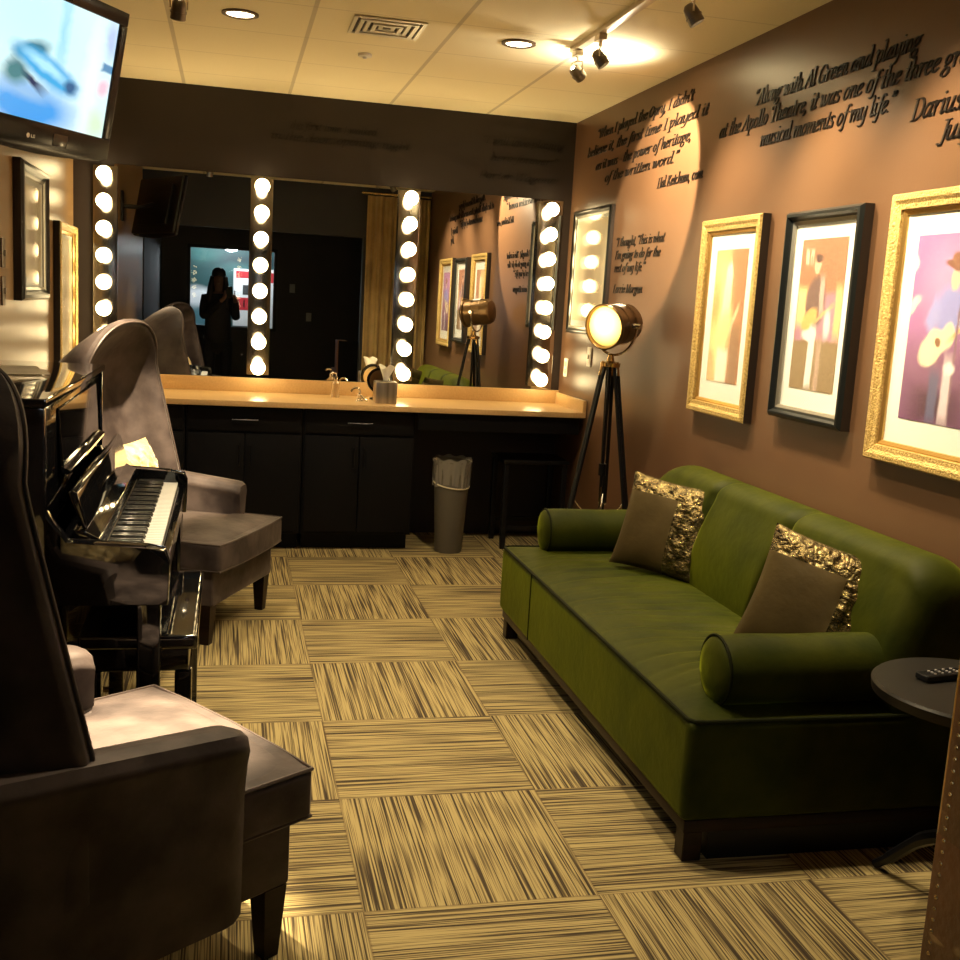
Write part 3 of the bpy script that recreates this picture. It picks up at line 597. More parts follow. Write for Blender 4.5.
def lettering(label, lines, toworld, depth, m, pen=1.25, shear=.26):
    """lines: (text, start u, end u or None, baseline v, unit height)"""
    bm = nb()
    for text, u0, u1, v0, uh in lines:
        width = sum(G[c][0] for c in text); sx = (u1-u0)/width if u1 is not None else uh*.8
        x = 0
        for c in text:
            for st in G[c][1]:
                pts = [Vector((p[0], p[1], 0)) for p in st]
                if len(pts) > 2: pts = smooth_pts(pts, 3)
                for p, q in zip(pts, pts[1:]):
                    hs = hull([(r.x+dx, r.y+dy) for r in (p, q) for dx, dy in ((-pen/2, -.16), (pen/2, -.16), (pen/2, .16), (-pen/2, .16))])
                    f2 = [(u0+(x+a+b*shear)*sx, v0+b*uh) for a, b in hs]
                    lo = [bm.verts.new(toworld(a, b, .0005)) for a, b in f2]; hi = [bm.verts.new(toworld(a, b, depth)) for a, b in f2]
                    bm.faces.new(hi); n = len(lo)
                    for k in range(n): bm.faces.new((lo[k], lo[(k+1) % n], hi[(k+1) % n], hi[k]))
            x += G[c][0]
    return tag(mk('wall_lettering', bm, m, smooth=False), label, 'lettering')
RW = lambda u, v, d: Vector((-d, -u, v))
BW = lambda u, v, d: Vector((u, -d, v))
lettering('raised black italic quotation above the framed photographs on the right wall', [
    ('“Along with Al Green and playing', 2.457, 3.575, 2.366, .0078), ('at the Apollo Theatre, it was one of the three greatest', 2.14, 3.99, 2.277, .0078),
    ('musical moments of my life.”', 2.541, 3.47, 2.193, .0078), ('Darius J.', 3.575, 3.90, 2.145, .0084), ('July', 3.727, 3.88, 2.062, .0080)], RW, .005, m_ltr, 1.0)
lettering('raised black italic quotation high on the right wall beside the corner', [
    ('“When I played the Opry, I didn’t', .43, 1.81, 2.494, .0068), ('believe it, the first time I played it', .264, 1.99, 2.404, .0068),
    ('as it was - the power of heritage,', .442, 1.828, 2.312, .0068), ('of the written word.”', .62, 1.685, 2.228, .0068), ('Hal Ketchum, com', 1.45, 1.995, 2.122, .0064)], RW, .005, m_ltr, .9)
lettering('small black italic quotation on the right wall beside the corner picture', [
    ('“I thought, ‘This is what', .896, 1.60, 1.851, .0060), ('I’m going to do for the', .897, 1.558, 1.781, .0060), ('rest of my life.’”', .896, 1.364, 1.710, .0060), ('Lorrie Morgan', .908, 1.352, 1.596, .0060)], RW, .004, m_ltr, 1.0)
lettering('dark barely visible lettering on the wall above the left part of the mirror', [
    ('the first time I walked', -1.784, -1.263, 2.455, .0058), ('in the door, opening night', -1.895, -1.061, 2.388, .0058)], BW, .002, m_ltr_dark, 1.2)
lettering('dark barely visible lettering on the wall above the right end of the mirror', [
    ('“I will love playing', -.608, -.075, 2.475, .0058), ('here forever.”', -.55, -.12, 2.375, .0058), ('Porter Wagoner', -.62, -.09, 2.265, .0058)], BW, .002, m_ltr_dark, 1.2)

# ------------------------------------------------------------------ television
def tv():
    BRc = Vector((-2.11-.4276, -6.77+4.1, 1.488+.415)); W_, H_ = .78, .497
    th = math.radians(60); tilt = math.radians(10.6)
    nh = Vector((math.sin(th), -math.cos(th), 0)); n = nh*math.cos(tilt)-Vector((0, 0, 1))*math.sin(tilt)
    rightv = Vector((math.cos(th), math.sin(th), 0)); up = n.cross(rightv)*-1
    if up.z < 0: up = -up
    t = thing('television', 'tilted black flat television hanging at the upper left, screen lit blue and white', 'television')
    R = Matrix((rightv, up, n)).transposed().to_4x4(); t.matrix_world = Matrix.Translation(BRc-rightv*W_/2) @ R
    # local: x right, y up, z toward viewer
    bz, bb, bt = .042, .074, .045
    bm = nb()
    ch = [(-W_/2, bb), (-W_/2, .006)]+[(-W_/2+W_*i/24, -.024*math.sin(PI*i/24)) for i in range(1, 24)]+[(W_/2, .006), (W_/2, bb)]
    prism(bm, ch, -.02, 0, .003, 2); box(bm, -W_/2, W_/2, H_-bt, H_, -.02, 0, .004)
    box(bm, -W_/2, -W_/2+bz, bb, H_-bt, -.02, 0, .003); box(bm, W_/2-bz, W_/2, bb, H_-bt, -.02, 0, .003)
    mk('bezel', bm, mat('glossy_black_plastic', (.004, .004, .009), .22, Specular_IOR_Level=.25), t)
    bm = nb(); box(bm, -W_/2+.01, W_/2-.01, .01, H_-.01, -.045, -.021, .01); box(bm, -W_/2+.12, W_/2-.12, .08, H_-.08, -.07, -.044, .01); mk('back_shell', bm, black_satin, t)
    bm = nb(); grid(bm, lambda u, v: Vector((-W_/2+bz+(W_-2*bz)*u, bb+(H_-bb-bt)*v, -.005)), 1, 1, uv=True)
    L = [('e', (.62, .97, 1), .4, .8, .5, .4, 0, .8), ('r', (.35, .75, 1), .63, .75, .025, .3, 0, 1.0), ('e', (.06, .36, .85), .46, .10, .28, .17, 0, .4), ('e', (.30, .55, .85), .42, .22, .16, .06, -10, .6), ('e', (.04, .20, .28), .44, .54, .12, .06, 35, .4), ('e', (.05, .42, .80), .56, .42, .24, .095, -30, .3), ('e', (.45, .85, 1), .54, .45, .15, .04, -30, .5),
         ('r', (.01, .03, .10), .43, .33, .12, .025, -36, .5), ('e', (.02, .12, .28), .72, .34, .04, .05, 20, .5), ('e', (.05, .22, .25), .35, .34, .07, .09, 0, .5), ('e', (.85, .97, .97), .86, .35, .06, .5, 0, .5), ('r', (.08, .28, .50), .97, .60, .045, .03, -5, .3), ('e', (.95, .60, .72), .955, .42, .035, .07, 0, .5), ('e', (.70, .95, .65), .94, .1, .06, .12, 0, .7), ('e', (.45, .62, .95), .965, .85, .04, .15, 0, .6)]
    mk('screen', bm, picture('tv_screen', (.75, .97, 1), L, emit=1.1, rough=.15), t, smooth=False)
    # round emblem and two letters on the lower bezel
    gm = mat('logo_silver', (.7, .7, .72), .3, .6); bm = nb(); cx, cy = -.015, bb*.36
    lathe(bm, [(.0075, .0001), (.0075, .0008)], 20, Matrix.Translation((cx, cy, 0)))
    for x0, x1, y0, y1 in ((.013, .0155, -.005, .005), (.013, .020, -.005, -.003), (.0225, .025, -.005, .005), (.0225, .031, .003, .005), (.0225, .031, -.005, -.003), (.0285, .031, -.005, .0005), (.027, .031, -.001, .0005)):
        box(bm, cx+x0, cx+x1, cy+y0, cy+y1, .0001, .0008)
    mk('logo', bm, gm, t, smooth=False)
    bm = nb(); box(bm, .10, .17, .012, bb-.022, .0002, .0012, .0004); mk('sensor_window', bm, mat('sensor_plastic', (.03, .03, .045), .2), t)
    Ri = t.matrix_world.inverted()
    a = Vector((0, H_/2, -.07)); wpt = Ri @ Vector((XL+.02, -2.86, 2.12)); mid = Ri @ Vector((-2.86, -2.90, 2.12))
    bm = nb(); tube(bm, [wpt, mid, a], .018, 10); mk('mount_arm', bm, black_satin, t)
    bm = nb(); box(bm, XL+.001, XL+.02, -2.93, -2.79, 2.0, 2.24, .003, T=None); bmesh.ops.transform(bm, matrix=Ri, verts=bm.verts[:]); mk('mount_plate', bm, black_satin, t)
tv()

# ------------------------------------------------------------------ tripod spotlight lamp
def studio_lamp():
    bx, by = -.235, -1.60
    t = thing('tripod_spotlight_lamp', 'lit brass and black studio spotlight lamp on a tripod beside the sofa', 'floor lamp', (bx, by, 0))
    top = Vector((0, 0, 1.22))
    for a in (math.radians(65), math.radians(185), math.radians(305)):
        c, s = math.cos(a), math.sin(a); f = Vector((.25*c, .25*s, 0)); k = top+Vector((.035*c, .035*s, 0)); side = Vector((-s, c, 0))
        bm = nb(); m1 = k.lerp(f, .66); kn = k.lerp(f, .60)
        for e in (-1, 1): tube(bm, [k+side*.013*e, kn+side*.012*e], .010, 8)
        tube(bm, [k.lerp(f, .45), f+Vector((0, 0, .012))], [.011, .009], 8)
        L = mk('leg', bm, black_satin, t)
        bm = nb(); q = k.lerp(f, .60)
        tube(bm, [q-side*.022, q+side*.022], .008, 8); mk('clamp', bm, chrome, L)
        bm = nb(); tube(bm, [k+side*.0-(f-k).normalized()*.02, k+(f-k).normalized()*.05], .016, 10); mk('leg_cap', bm, brass, L)
        bm = nb(); lathe(bm, [(.012, 0), (.012, .012), (.008, .02)], 12, Matrix.Translation(f)); mk('foot', bm, black_satin, L)
    bm = nb(); tube(bm, [(0, 0, 1.235), (0, 0, .60)], .009, 10); tube(bm, [(0, 0, .72), (0, 0, .66)], .02, 12); mk('centre_column', bm, black_satin, t)
    bm = nb()
    for a in (65, 185, 305):
        a = math.radians(a); c, s = math.cos(a), math.sin(a)
        tube(bm, smooth_pts([(0, 0, .455), (.05*c, .05*s, .462), (.10*c, .10*s, .485), (.152*c, .152*s, .545)], 4), .004, 6)
    tube(bm, [(0, 0, .45), (0, 0, .62)], .005, 8)
    mk('spreader', bm, chrome, t)
    bm = nb(); lathe(bm, [(.001, 1.215), (.05, 1.215), (.052, 1.235), (.02, 1.245), (.013, 1.275), (.018, 1.28), (.001, 1.284)], 24, caps=False); mk('hub', bm, brass, t)
    hc = Vector((.02, .02, 1.425)); ax = Vector((-.79, -.60, -.12)).normalized(); R = frame_from(ax, (0, 0, 1)); sd = (R @ Vector((0, 1, 0, 0))).to_3d()
    bm = nb(); arc = [hc+Vector((0, 0, 0))+sd*.128*math.cos(q)+Vector((0, 0, -1))*.150*math.sin(q) for q in [PI*i/16 for i in range(17)]]
    tube(bm, arc, .007, 8)
    for e in (-1, 1): tube(bm, [hc+sd*e*.105, hc+sd*e*.150], .014, 12)
    mk('yoke', bm, chrome, t)
    T = Matrix.Translation(hc) @ R
    mh = noisy('bronze_housing', (.16, .10, .05), (.22, .14, .07), 8, .3, metal=.75)
    bm = nb(); lathe(bm, [(.001, -.135), (.05, -.133), (.085, -.12), (.098, -.095), (.100, .085), (.112, .09), (.114, .105), (.106, .112), (.100, .105), (.098, .09), (.094, -.08), (.05, -.11), (.001, -.112)], 48, T, caps=False)
    for q in (.02, -.05): lathe(bm, [(.100, q), (.103, q), (.103, q+.008), (.100, q+.008)], 48, T, caps=False)
    hd = mk('lamp_head', bm, mh, t)
    bm = nb()
    for i in range(5):
        a = PI*.0+(-2+i)*.16; box(bm, .1005, .104, -.004, .004, -.03, .03, T=T @ Matrix.Rotation(a, 4, 'Z') @ Matrix.Translation((0, 0, -.005)))
    mk('vent_slot', bm, emis('vent_glow', (1, .8, .5), 2.0), hd, smooth=False)
    bm = nb(); lathe(bm, [(.099, .088), (.085, .097), (.05, .106), (.001, .110)], 40, T, caps=False)
    m = emis('lamp_lens', (1, .62, .12), 1); nt = m
    tc = N(m, 'ShaderNodeTexCoord'); sub = N(m, 'ShaderNodeVectorMath', operation='DISTANCE'); lk(m, tc.outputs['Object'], sub.inputs[0])
    sub.inputs[1].default_value = hc+ax*.11+Vector((0, 0, .02))-sd*.0
    mr = N(m, 'ShaderNodeMapRange', i_1=.115, i_2=.05, i_3=1.2, i_4=9); lk(m, sub.outputs['Value'], mr.inputs[0]); lk(m, mr.outputs[0], B(m).inputs['Emission Strength'])
    mk('lens', bm, m, hd)
    l = bpy.data.lights.new('studio_bulb', 'SPOT'); l.energy = 8; l.color = WARM; l.spot_size = math.radians(80); l.spot_blend = .6; l.shadow_soft_size = .07
    o = bpy.data.objects.new('studio_bulb', l); COL.objects.link(o); o.parent = t; o.matrix_local = Matrix.Translation(hc+ax*.13) @ R @ Matrix.Rotation(PI, 4, 'X')
studio_lamp()

# ------------------------------------------------------------------ green sofa
def sofa():
    t = thing('velvet_sofa', 'long green velvet sofa with round bolster arms against the right wall', 'sofa', (0, 0, 0))
    Y0, Y1 = -4.235, -2.155; XF = -.885; XB = -.03; Z0, Z1 = .125, .425
    bm = nb(); box(bm, XF+.015, XB, Y0+.015, Y1-.015, .088, .125, .006); mk('base_rail', bm, wood_dark, t)
    bm = nb(); box(bm, XF+.10, XB, Y0+.03, Y1-.15, .0, .088); mk('under_sofa_shade', bm, black_satin, t)  # black box added to keep the shade under the sofa dark
    for x in (XF+.05, ):
        for y in (Y0+.05, Y1-.05): mk('leg', prism(nb(), [(x-.028, y-.028), (x+.028, y-.028), (x+.028, y+.028), (x-.028, y+.028)], 0, .088, .003, 1), wood_dark, t)
    # boxed seat: grid-shaped top with soft crown and gathers, rounded sides
    bm = nb(); box(bm, XF, XB, Y0, Y1, Z0, Z1-.01, .03, 4)
    mk('seat_body', bm, m_velvet, t)
    rnd = random.Random(3)
    lines = [(Y0+.30+i*.072+rnd.uniform(-.025, .025), rnd.uniform(.002, .010), rnd.uniform(-.16, .02)) for i in range(22)]
    def top(u, v):
        x = XF+.012+(XB-.2-XF)*u; y = Y0+.012+(Y1-Y0-.024)*v
        e = min(u, 1-u, v*2.4, (1-v)*2.4); z = Z1-.016+.030*min(1, e*4)**.5
        for yc, am, cv in lines:
            yy = yc+cv*(u-.5)**2*2+.04*math.sin(u*3+yc*5)
            z -= am*math.exp(-((y-yy)/.013)**2)*math.exp(-((u-.45)/.33)**2)
        return Vector((x, y, z))
    bm = nb(); grid(bm, top, 40, 220); mk('seat_top', bm, m_velvet, t, angle=60)
    # piping round the top edge and the vertical seam of the boxing
    q = .016; zt = Z1-.012
    bm = nb(); pts = [(XF+q*.3, Y0+.03, zt), (XF+q*.3, Y1-.03, zt), (XF+.03, Y1-q*.3, zt), (XB, Y1-q*.3, zt)]
    tube(bm, [(XB, Y0+q*.3, zt), (XF+.05, Y0+q*.3, zt), (XF+.02, Y0+.01, zt), (XF+q*.3, Y0+.03, zt), (XF+q*.3, Y1-.03, zt), (XF+.015, Y1-.012, zt), (XF+.05, Y1-q*.3, zt), (XB, Y1-q*.3, zt)], .0065, 8)
    tube(bm, [(XF-.001, Y1-.5, zt), (XF-.001, Y1-.5, Z0+.01)], .003, 6)
    mk('piping', bm, m_velvet_dark, t)
    # back: three fitted panels, rounded outer corners, top leaning to the wall
    ZT = .852; ya, yb = Y0+.0, Y1-.0
    def sec(y):
        """height of the back at y: rounded shoulders"""
        r = .13 if y < (ya+yb)/2 else .34; d = min(y-ya, yb-y)
        return ZT if d >= r else ZT-r+math.sqrt(max(0, r*r-(r-d)**2))*1.0
    seams = [Y1-.72, Y1-1.32]
    def back(u, v):
        y = ya+(yb-ya)*(.5-.5*math.cos(PI*v)) if False else ya+(yb-ya)*v
        zt = max(sec(y), .46); th = .21
        dent = sum(.028*math.exp(-((y-s-.10*(1-u_z(u))**1.5)/.020)**2) for s in seams)
        e = min(1, min(y-ya, yb-y)/.05)**.5 if 0 < v < 1 else 0
        # profile: front foot -> bulging front -> rounded top -> wall side
        if u < .55:
            k = u/.55; x = -.285+.060*k-.030*math.sin(PI*k); z = .40+(zt-.06-.40)*k
        elif u < .85:
            k = (u-.55)/.30; a = PI*k; x = -.130-.095*math.cos(a); z = zt-.06+.06*math.sin(a)
        else:
            k = (u-.85)/.15; x = -.035; z = (zt-.06)*(1-k)+.40*k
        x += dent*(1 if u < .75 else 0)
        z -= dent*.35*(1 if .5 < u < .85 else 0)
        x = -.14+(x+.14)*(.55+.45*e)
        return Vector((x, y, z))
    def u_z(u): return min(1, u/.6)
    bm = nb(); V = grid(bm, back, 48, 150)
    bm.faces.new([V[i][0] for i in range(49)]); bm.faces.new([V[i][150] for i in range(49)][::-1])
    mk('backrest', bm, m_velvet, t, angle=50)
    # bolster arms
    for yc, nm in ((Y0+.135, 0), (Y1-.13, 1)):
        r = .098; zc = Z1+r-.008; x0, x1 = (-.765 if nm == 0 else -.735), -.22
        R = Matrix.Translation((x0, yc, zc)) @ Matrix.Rotation(PI/2, 4, 'Y')
        prof = [(.001, -.016), (.05, -.013), (.085, -.004), (r-.004, .006), (r, .02)]+[(r*(1+.012*math.sin(i*.9)), .02+i*(x1-x0-.02)/12) for i in range(1, 13)]
        bm = nb(); lathe(bm, prof, 40, R, caps=False); mk('bolster_arm', bm, m_velvet, t, angle=60)
        bm = nb(); tube(bm, [(x0+.006, yc+(r-.001)*math.cos(a), zc+(r-.001)*math.sin(a)) for a in [2*PI*i/40 for i in range(40)]], .0045, 6, True); mk('arm_piping', bm, m_velvet_dark, t)
sofa()
def pillow_mesh(w_, h_, th, mats, band=None, seed=0, amp=.0):
    rnd = random.Random(seed); bm = nb(); ph = [rnd.uniform(0, 6) for _ in range(8)]; n = 40
    for sgn in (1, -1):
        def fn(u, v):
            a, b = 2*u-1, 2*v-1
            k = max(0, (1-abs(a)**2.6))**.55*max(0, (1-abs(b)**2.6))**.55
            x = a*w_/2*(1-.07*(1-b*b)*abs(a)**3-.0); y = b*h_/2*(1-.07*(1-a*a)*abs(b)**3)
            wr = 0
            if amp and band and band(u, v): wr = amp*(math.sin(31*u+9*v+ph[0])*math.sin(23*v-7*u+ph[1])+.6*math.sin(57*u+41*v+ph[2]))
            else: wr = .0025*math.sin(9*u+ph[3])*math.sin(8*v+ph[4])
            return Vector((x, y, sgn*(th/2*k+wr*k)))
        V = [[bm.verts.new(fn(i/n, j/n)) for j in range(n+1)] for i in range(n+1)]
        for i in range(n):
            for j in range(n):
                f = bm.faces.new((V[i][j], V[i+1][j], V[i+1][j+1], V[i][j+1]))
                if band and band((i+.5)/n, (j+.5)/n): f.material_index = 1
    bmesh.ops.remove_doubles(bm, verts=bm.verts[:], dist=1e-5)
    return bm
def place(o, x, y, z, rows):
    """rows: the world directions of local x, y, z"""
    X, Y, Z = [Vector(r).normalized() for r in rows]; Y = (Y-X*X.dot(Y)).normalized(); Z = X.cross(Y)
    o.matrix_world = Matrix.Translation((x, y, z)) @ Matrix((X, Y, Z)).transposed().to_4x4()
bnd = lambda u, v: u > .60 or v > .80
o = mk('throw_pillow', pillow_mesh(.40, .40, .13, None, bnd, 1, .006), [m_olive, m_sequin]); tag(o, 'olive satin throw pillow with shiny bands by the far arm of the sofa', 'pillow', 'pillows on the green sofa')
place(o, -.345, -2.72, .625, [(.70, -.70, -.10), (.25, .14, .95), (-.9, -.3, .4)])
o = mk('throw_pillow', pillow_mesh(.42, .40, .13, None, lambda u, v: u > .62 or v > .78, 4, .005), [m_olive, m_sequin]); tag(o, 'olive satin throw pillow with pleated shiny bands behind the near arm of the sofa', 'pillow', 'pillows on the green sofa')
place(o, -.325, -3.88, .63, [(.74, -.62, -.22), (.32, .12, .9), (-.9, -.3, .4)])

# ------------------------------------------------------------------ wing armchairs
def shell_rings():
    """rings of the hooded wing back from outer back, over the rim, to the inner back"""
    zb = .34; rings = []
    def ring(hw, zs, zt, xf):
        pts = [Vector((xf(zb+(zs-zb)*i/10), -hw, zb+(zs-zb)*i/10)) for i in range(10)]
        for i in range(25):
            a = PI*i/24; c, s = math.cos(a), math.sin(a)
            y = -hw*math.copysign(abs(c)**.85, c); z = zs+(zt-zs)*abs(s)**.9
            pts.append(Vector((xf(z), y, z)))
        for i in range(10): pass
        pts += [Vector((xf(zb+(zs-zb)*i/10), hw, zb+(zs-zb)*i/10)) for i in range(9, -1, -1)]
        for p in pts: p.y *= 1-.15*max(0, min(1, (p.z-.62)/.45))
        return pts
    rim = lambda z: -.145-.095*max(0, min(1, (z-.62)/.5))+.05*max(0, (z-1.14)/.2)
    bk = lambda z: -.40-.08*(z-.34)
    def lerpf(s, off=0): return lambda z: rim(z)*(1-s)+bk(z)*s+off
    for s in (1.0, .97, .9, .75, .5, .25, .08):
        e = max(0, s-.75)/.25; rings.append(ring(.365-.05*s-.045*e*e, 1.06-.10*s, 1.335-.21*s**1.2-.03*e*e, lerpf(s)))
    rings.append(ring(.366, 1.06, 1.337, lerpf(0, .006))); rings.append(ring(.352, 1.055, 1.324, lerpf(0, .022)))
    rings.append(ring(.330, 1.05, 1.300, lerpf(0, .024))); rings.append(ring(.312, 1.045, 1.28, lerpf(0, .010)))
    for s in (.15, .4, .7, .9, 1.0):
        e = max(0, s-.6)/.4; rings.append(ring(.300-.03*s-.05*e*e, 1.035-.08*s, 1.265-.19*s-.05*e*e, lambda z, s=s: rim(z)*(1-s)+(bk(z)+.10+.03*math.cos((z-.5)*3))*s))
    return rings
def make_chair(label, group):
    t = thing('wing_armchair', label, 'armchair', (0, 0, 0), 0, group)
    rings = shell_rings(); bm = nb(); V = [[bm.verts.new(p) for p in r] for r in rings]
    for A, C in zip(V, V[1:]):
        for k in range(len(A)-1): bm.faces.new((A[k], A[k+1], C[k+1], C[k]))
    bm.faces.new(V[0]); bm.faces.new(V[-1][::-1])
    mk('wing_back', bm, m_taupe, t, angle=60)
    bm = nb(); tube(bm, [p+Vector((.004, 0, 0)) for p in rings[8]], .0045, 6); mk('back_piping', bm, m_taupe_pipe, t)
    for s in (-1, 1):
        # arm: padded wall with a rolled top, profile swept along x
        def armp(u, v):
            x = -.33+.55*v; top_ = .640-.045*v; a = u
            prof = [(.355, .16), (.357, .30), (.360, .45), (.372, top_-.07), (.383, top_-.035), (.370, top_-.006), (.335, top_), (.290, top_-.008), (.268, top_-.04), (.275, top_-.075), (.280, .40), (.280, .16)]
            i = u*(len(prof)-1); k = min(int(i), len(prof)-2); f = i-k
            y = prof[k][0]*(1-f)+prof[k+1][0]*f; z = prof[k][1]*(1-f)+prof[k+1][1]*f
            e = min(1, (1-v)/.06)**.5
            cy, cz = .32, (top_+.16)/2
            return Vector((x, s*(cy+(y-cy)*(.72+.28*e)), cz+(z-cz)*(.94+.06*e)))
        bm = nb(); V = grid(bm, armp, 33, 24); bm.faces.new([V[i][24] for i in range(34)]); bm.faces.new([V[i][0] for i in range(34)]); mk('arm', bm, m_taupe, t, angle=50)
    bm = nb(); box(bm, -.40, .375, -.315, .315, .17, .325, .015, 3); mk('seat_base', bm, m_taupe, t)
    T_ = [(-.26, -.262), (.215, -.262), (.215, -.338), (.415, -.338), (.425, -.2), (.43, 0), (.425, .2), (.415, .338), (.215, .338), (.215, .262), (-.26, .262)]
    bm = nb(); prism(bm, T_, .325, .445, .022, 4)
    for f in list(bm.faces): pass
    r = bmesh.ops.subdivide_edges(bm, edges=bm.edges[:], cuts=1) if False else None
    mk('seat_cushion', bm, m_taupe, t, angle=50)
    def crown(u, v):
        x = -.25+.66*u; hw = .255 if x < .19 else .255+.068*min(1, (x-.19)/.03); y = -hw+2*hw*v
        return Vector((x, y, .437+.045*math.sin(PI*u)**.6*math.sin(PI*v)**.6))
    bm = nb(); grid(bm, crown, 40, 24); mk('cushion_crown', bm, m_taupe, t, angle=60)
    bm = nb()
    for z in (.442, .330): tube(bm, [(x*.992, y*.985, z) for x, y in T_[1:-1]], .0048, 6)
    mk('cushion_piping', bm, m_taupe_pipe, t)
    for x, dx in ((.335, .0), (-.36, -.03)):
        for s in (-1, 1):
            bm = nb(); a, b = .030, .019
            vs = [bm.verts.new((x+dx+cx*b, s*.285+cy*b, 0)) for cx, cy in ((-1, -1), (1, -1), (1, 1), (-1, 1))]+[bm.verts.new((x+cx*a, s*.285+cy*a, .175)) for cx, cy in ((-1, -1), (1, -1), (1, 1), (-1, 1))]
            for q in ((3, 2, 1, 0), (4, 5, 6, 7), (0, 1, 5, 4), (1, 2, 6, 5), (2, 3, 7, 6), (3, 0, 4, 7)): bm.faces.new([vs[k] for k in q])
            mk('leg', bm, wood_dark, t, smooth=False)
    return t
def dup(root, label):
    r = root.copy(); COL.objects.link(r); r['label'] = label
    for ch in list(root.children):
        c = ch.copy(); COL.objects.link(c); c.parent = r
    return r
ch1 = make_chair('taupe velvet wing armchair between the piano and the counter', 'taupe wing armchairs')
ch1.location = (-2.364, -1.838, 0); ch1.rotation_euler.z = math.radians(-24.6)
ch2 = dup(ch1, 'taupe velvet wing armchair in the left foreground, seen from behind its arm')
ch2.location = (-2.437, -4.438, 0); ch2.rotation_euler.z = math.radians(34.3)
def in_chair(o, ch, x, y, z, rows):
    place(o, x, y, z, rows); bpy.context.view_layer.update(); Rm = Matrix.Translation(ch.location) @ Matrix.Rotation(ch.rotation_euler.z, 4, 'Z'); o.matrix_world = Rm @ o.matrix_world
pm = pillow_mesh(.42, .34, .14, None, lambda u, v: True, 9, .007)
o = mk('gold_pillow', pm, [m_gold_fab, m_gold_fab]); tag(o, 'gold crinkled pillow on the far wing armchair behind the piano keys', 'pillow', 'gold pillows on the armchairs')
in_chair(o, ch1, -.165, 0, .625, [(0, 1, 0), (-.35, 0, .95), (1, 0, .3)])
o2 = o.copy(); COL.objects.link(o2); tag(o2, 'gold crinkled pillow on the near wing armchair in the left foreground', 'pillow', 'gold pillows on the armchairs')
in_chair(o2, ch2, -.155, .02, .625, [(0, 1, 0), (-.35, 0, .95), (1, 0, .3)])

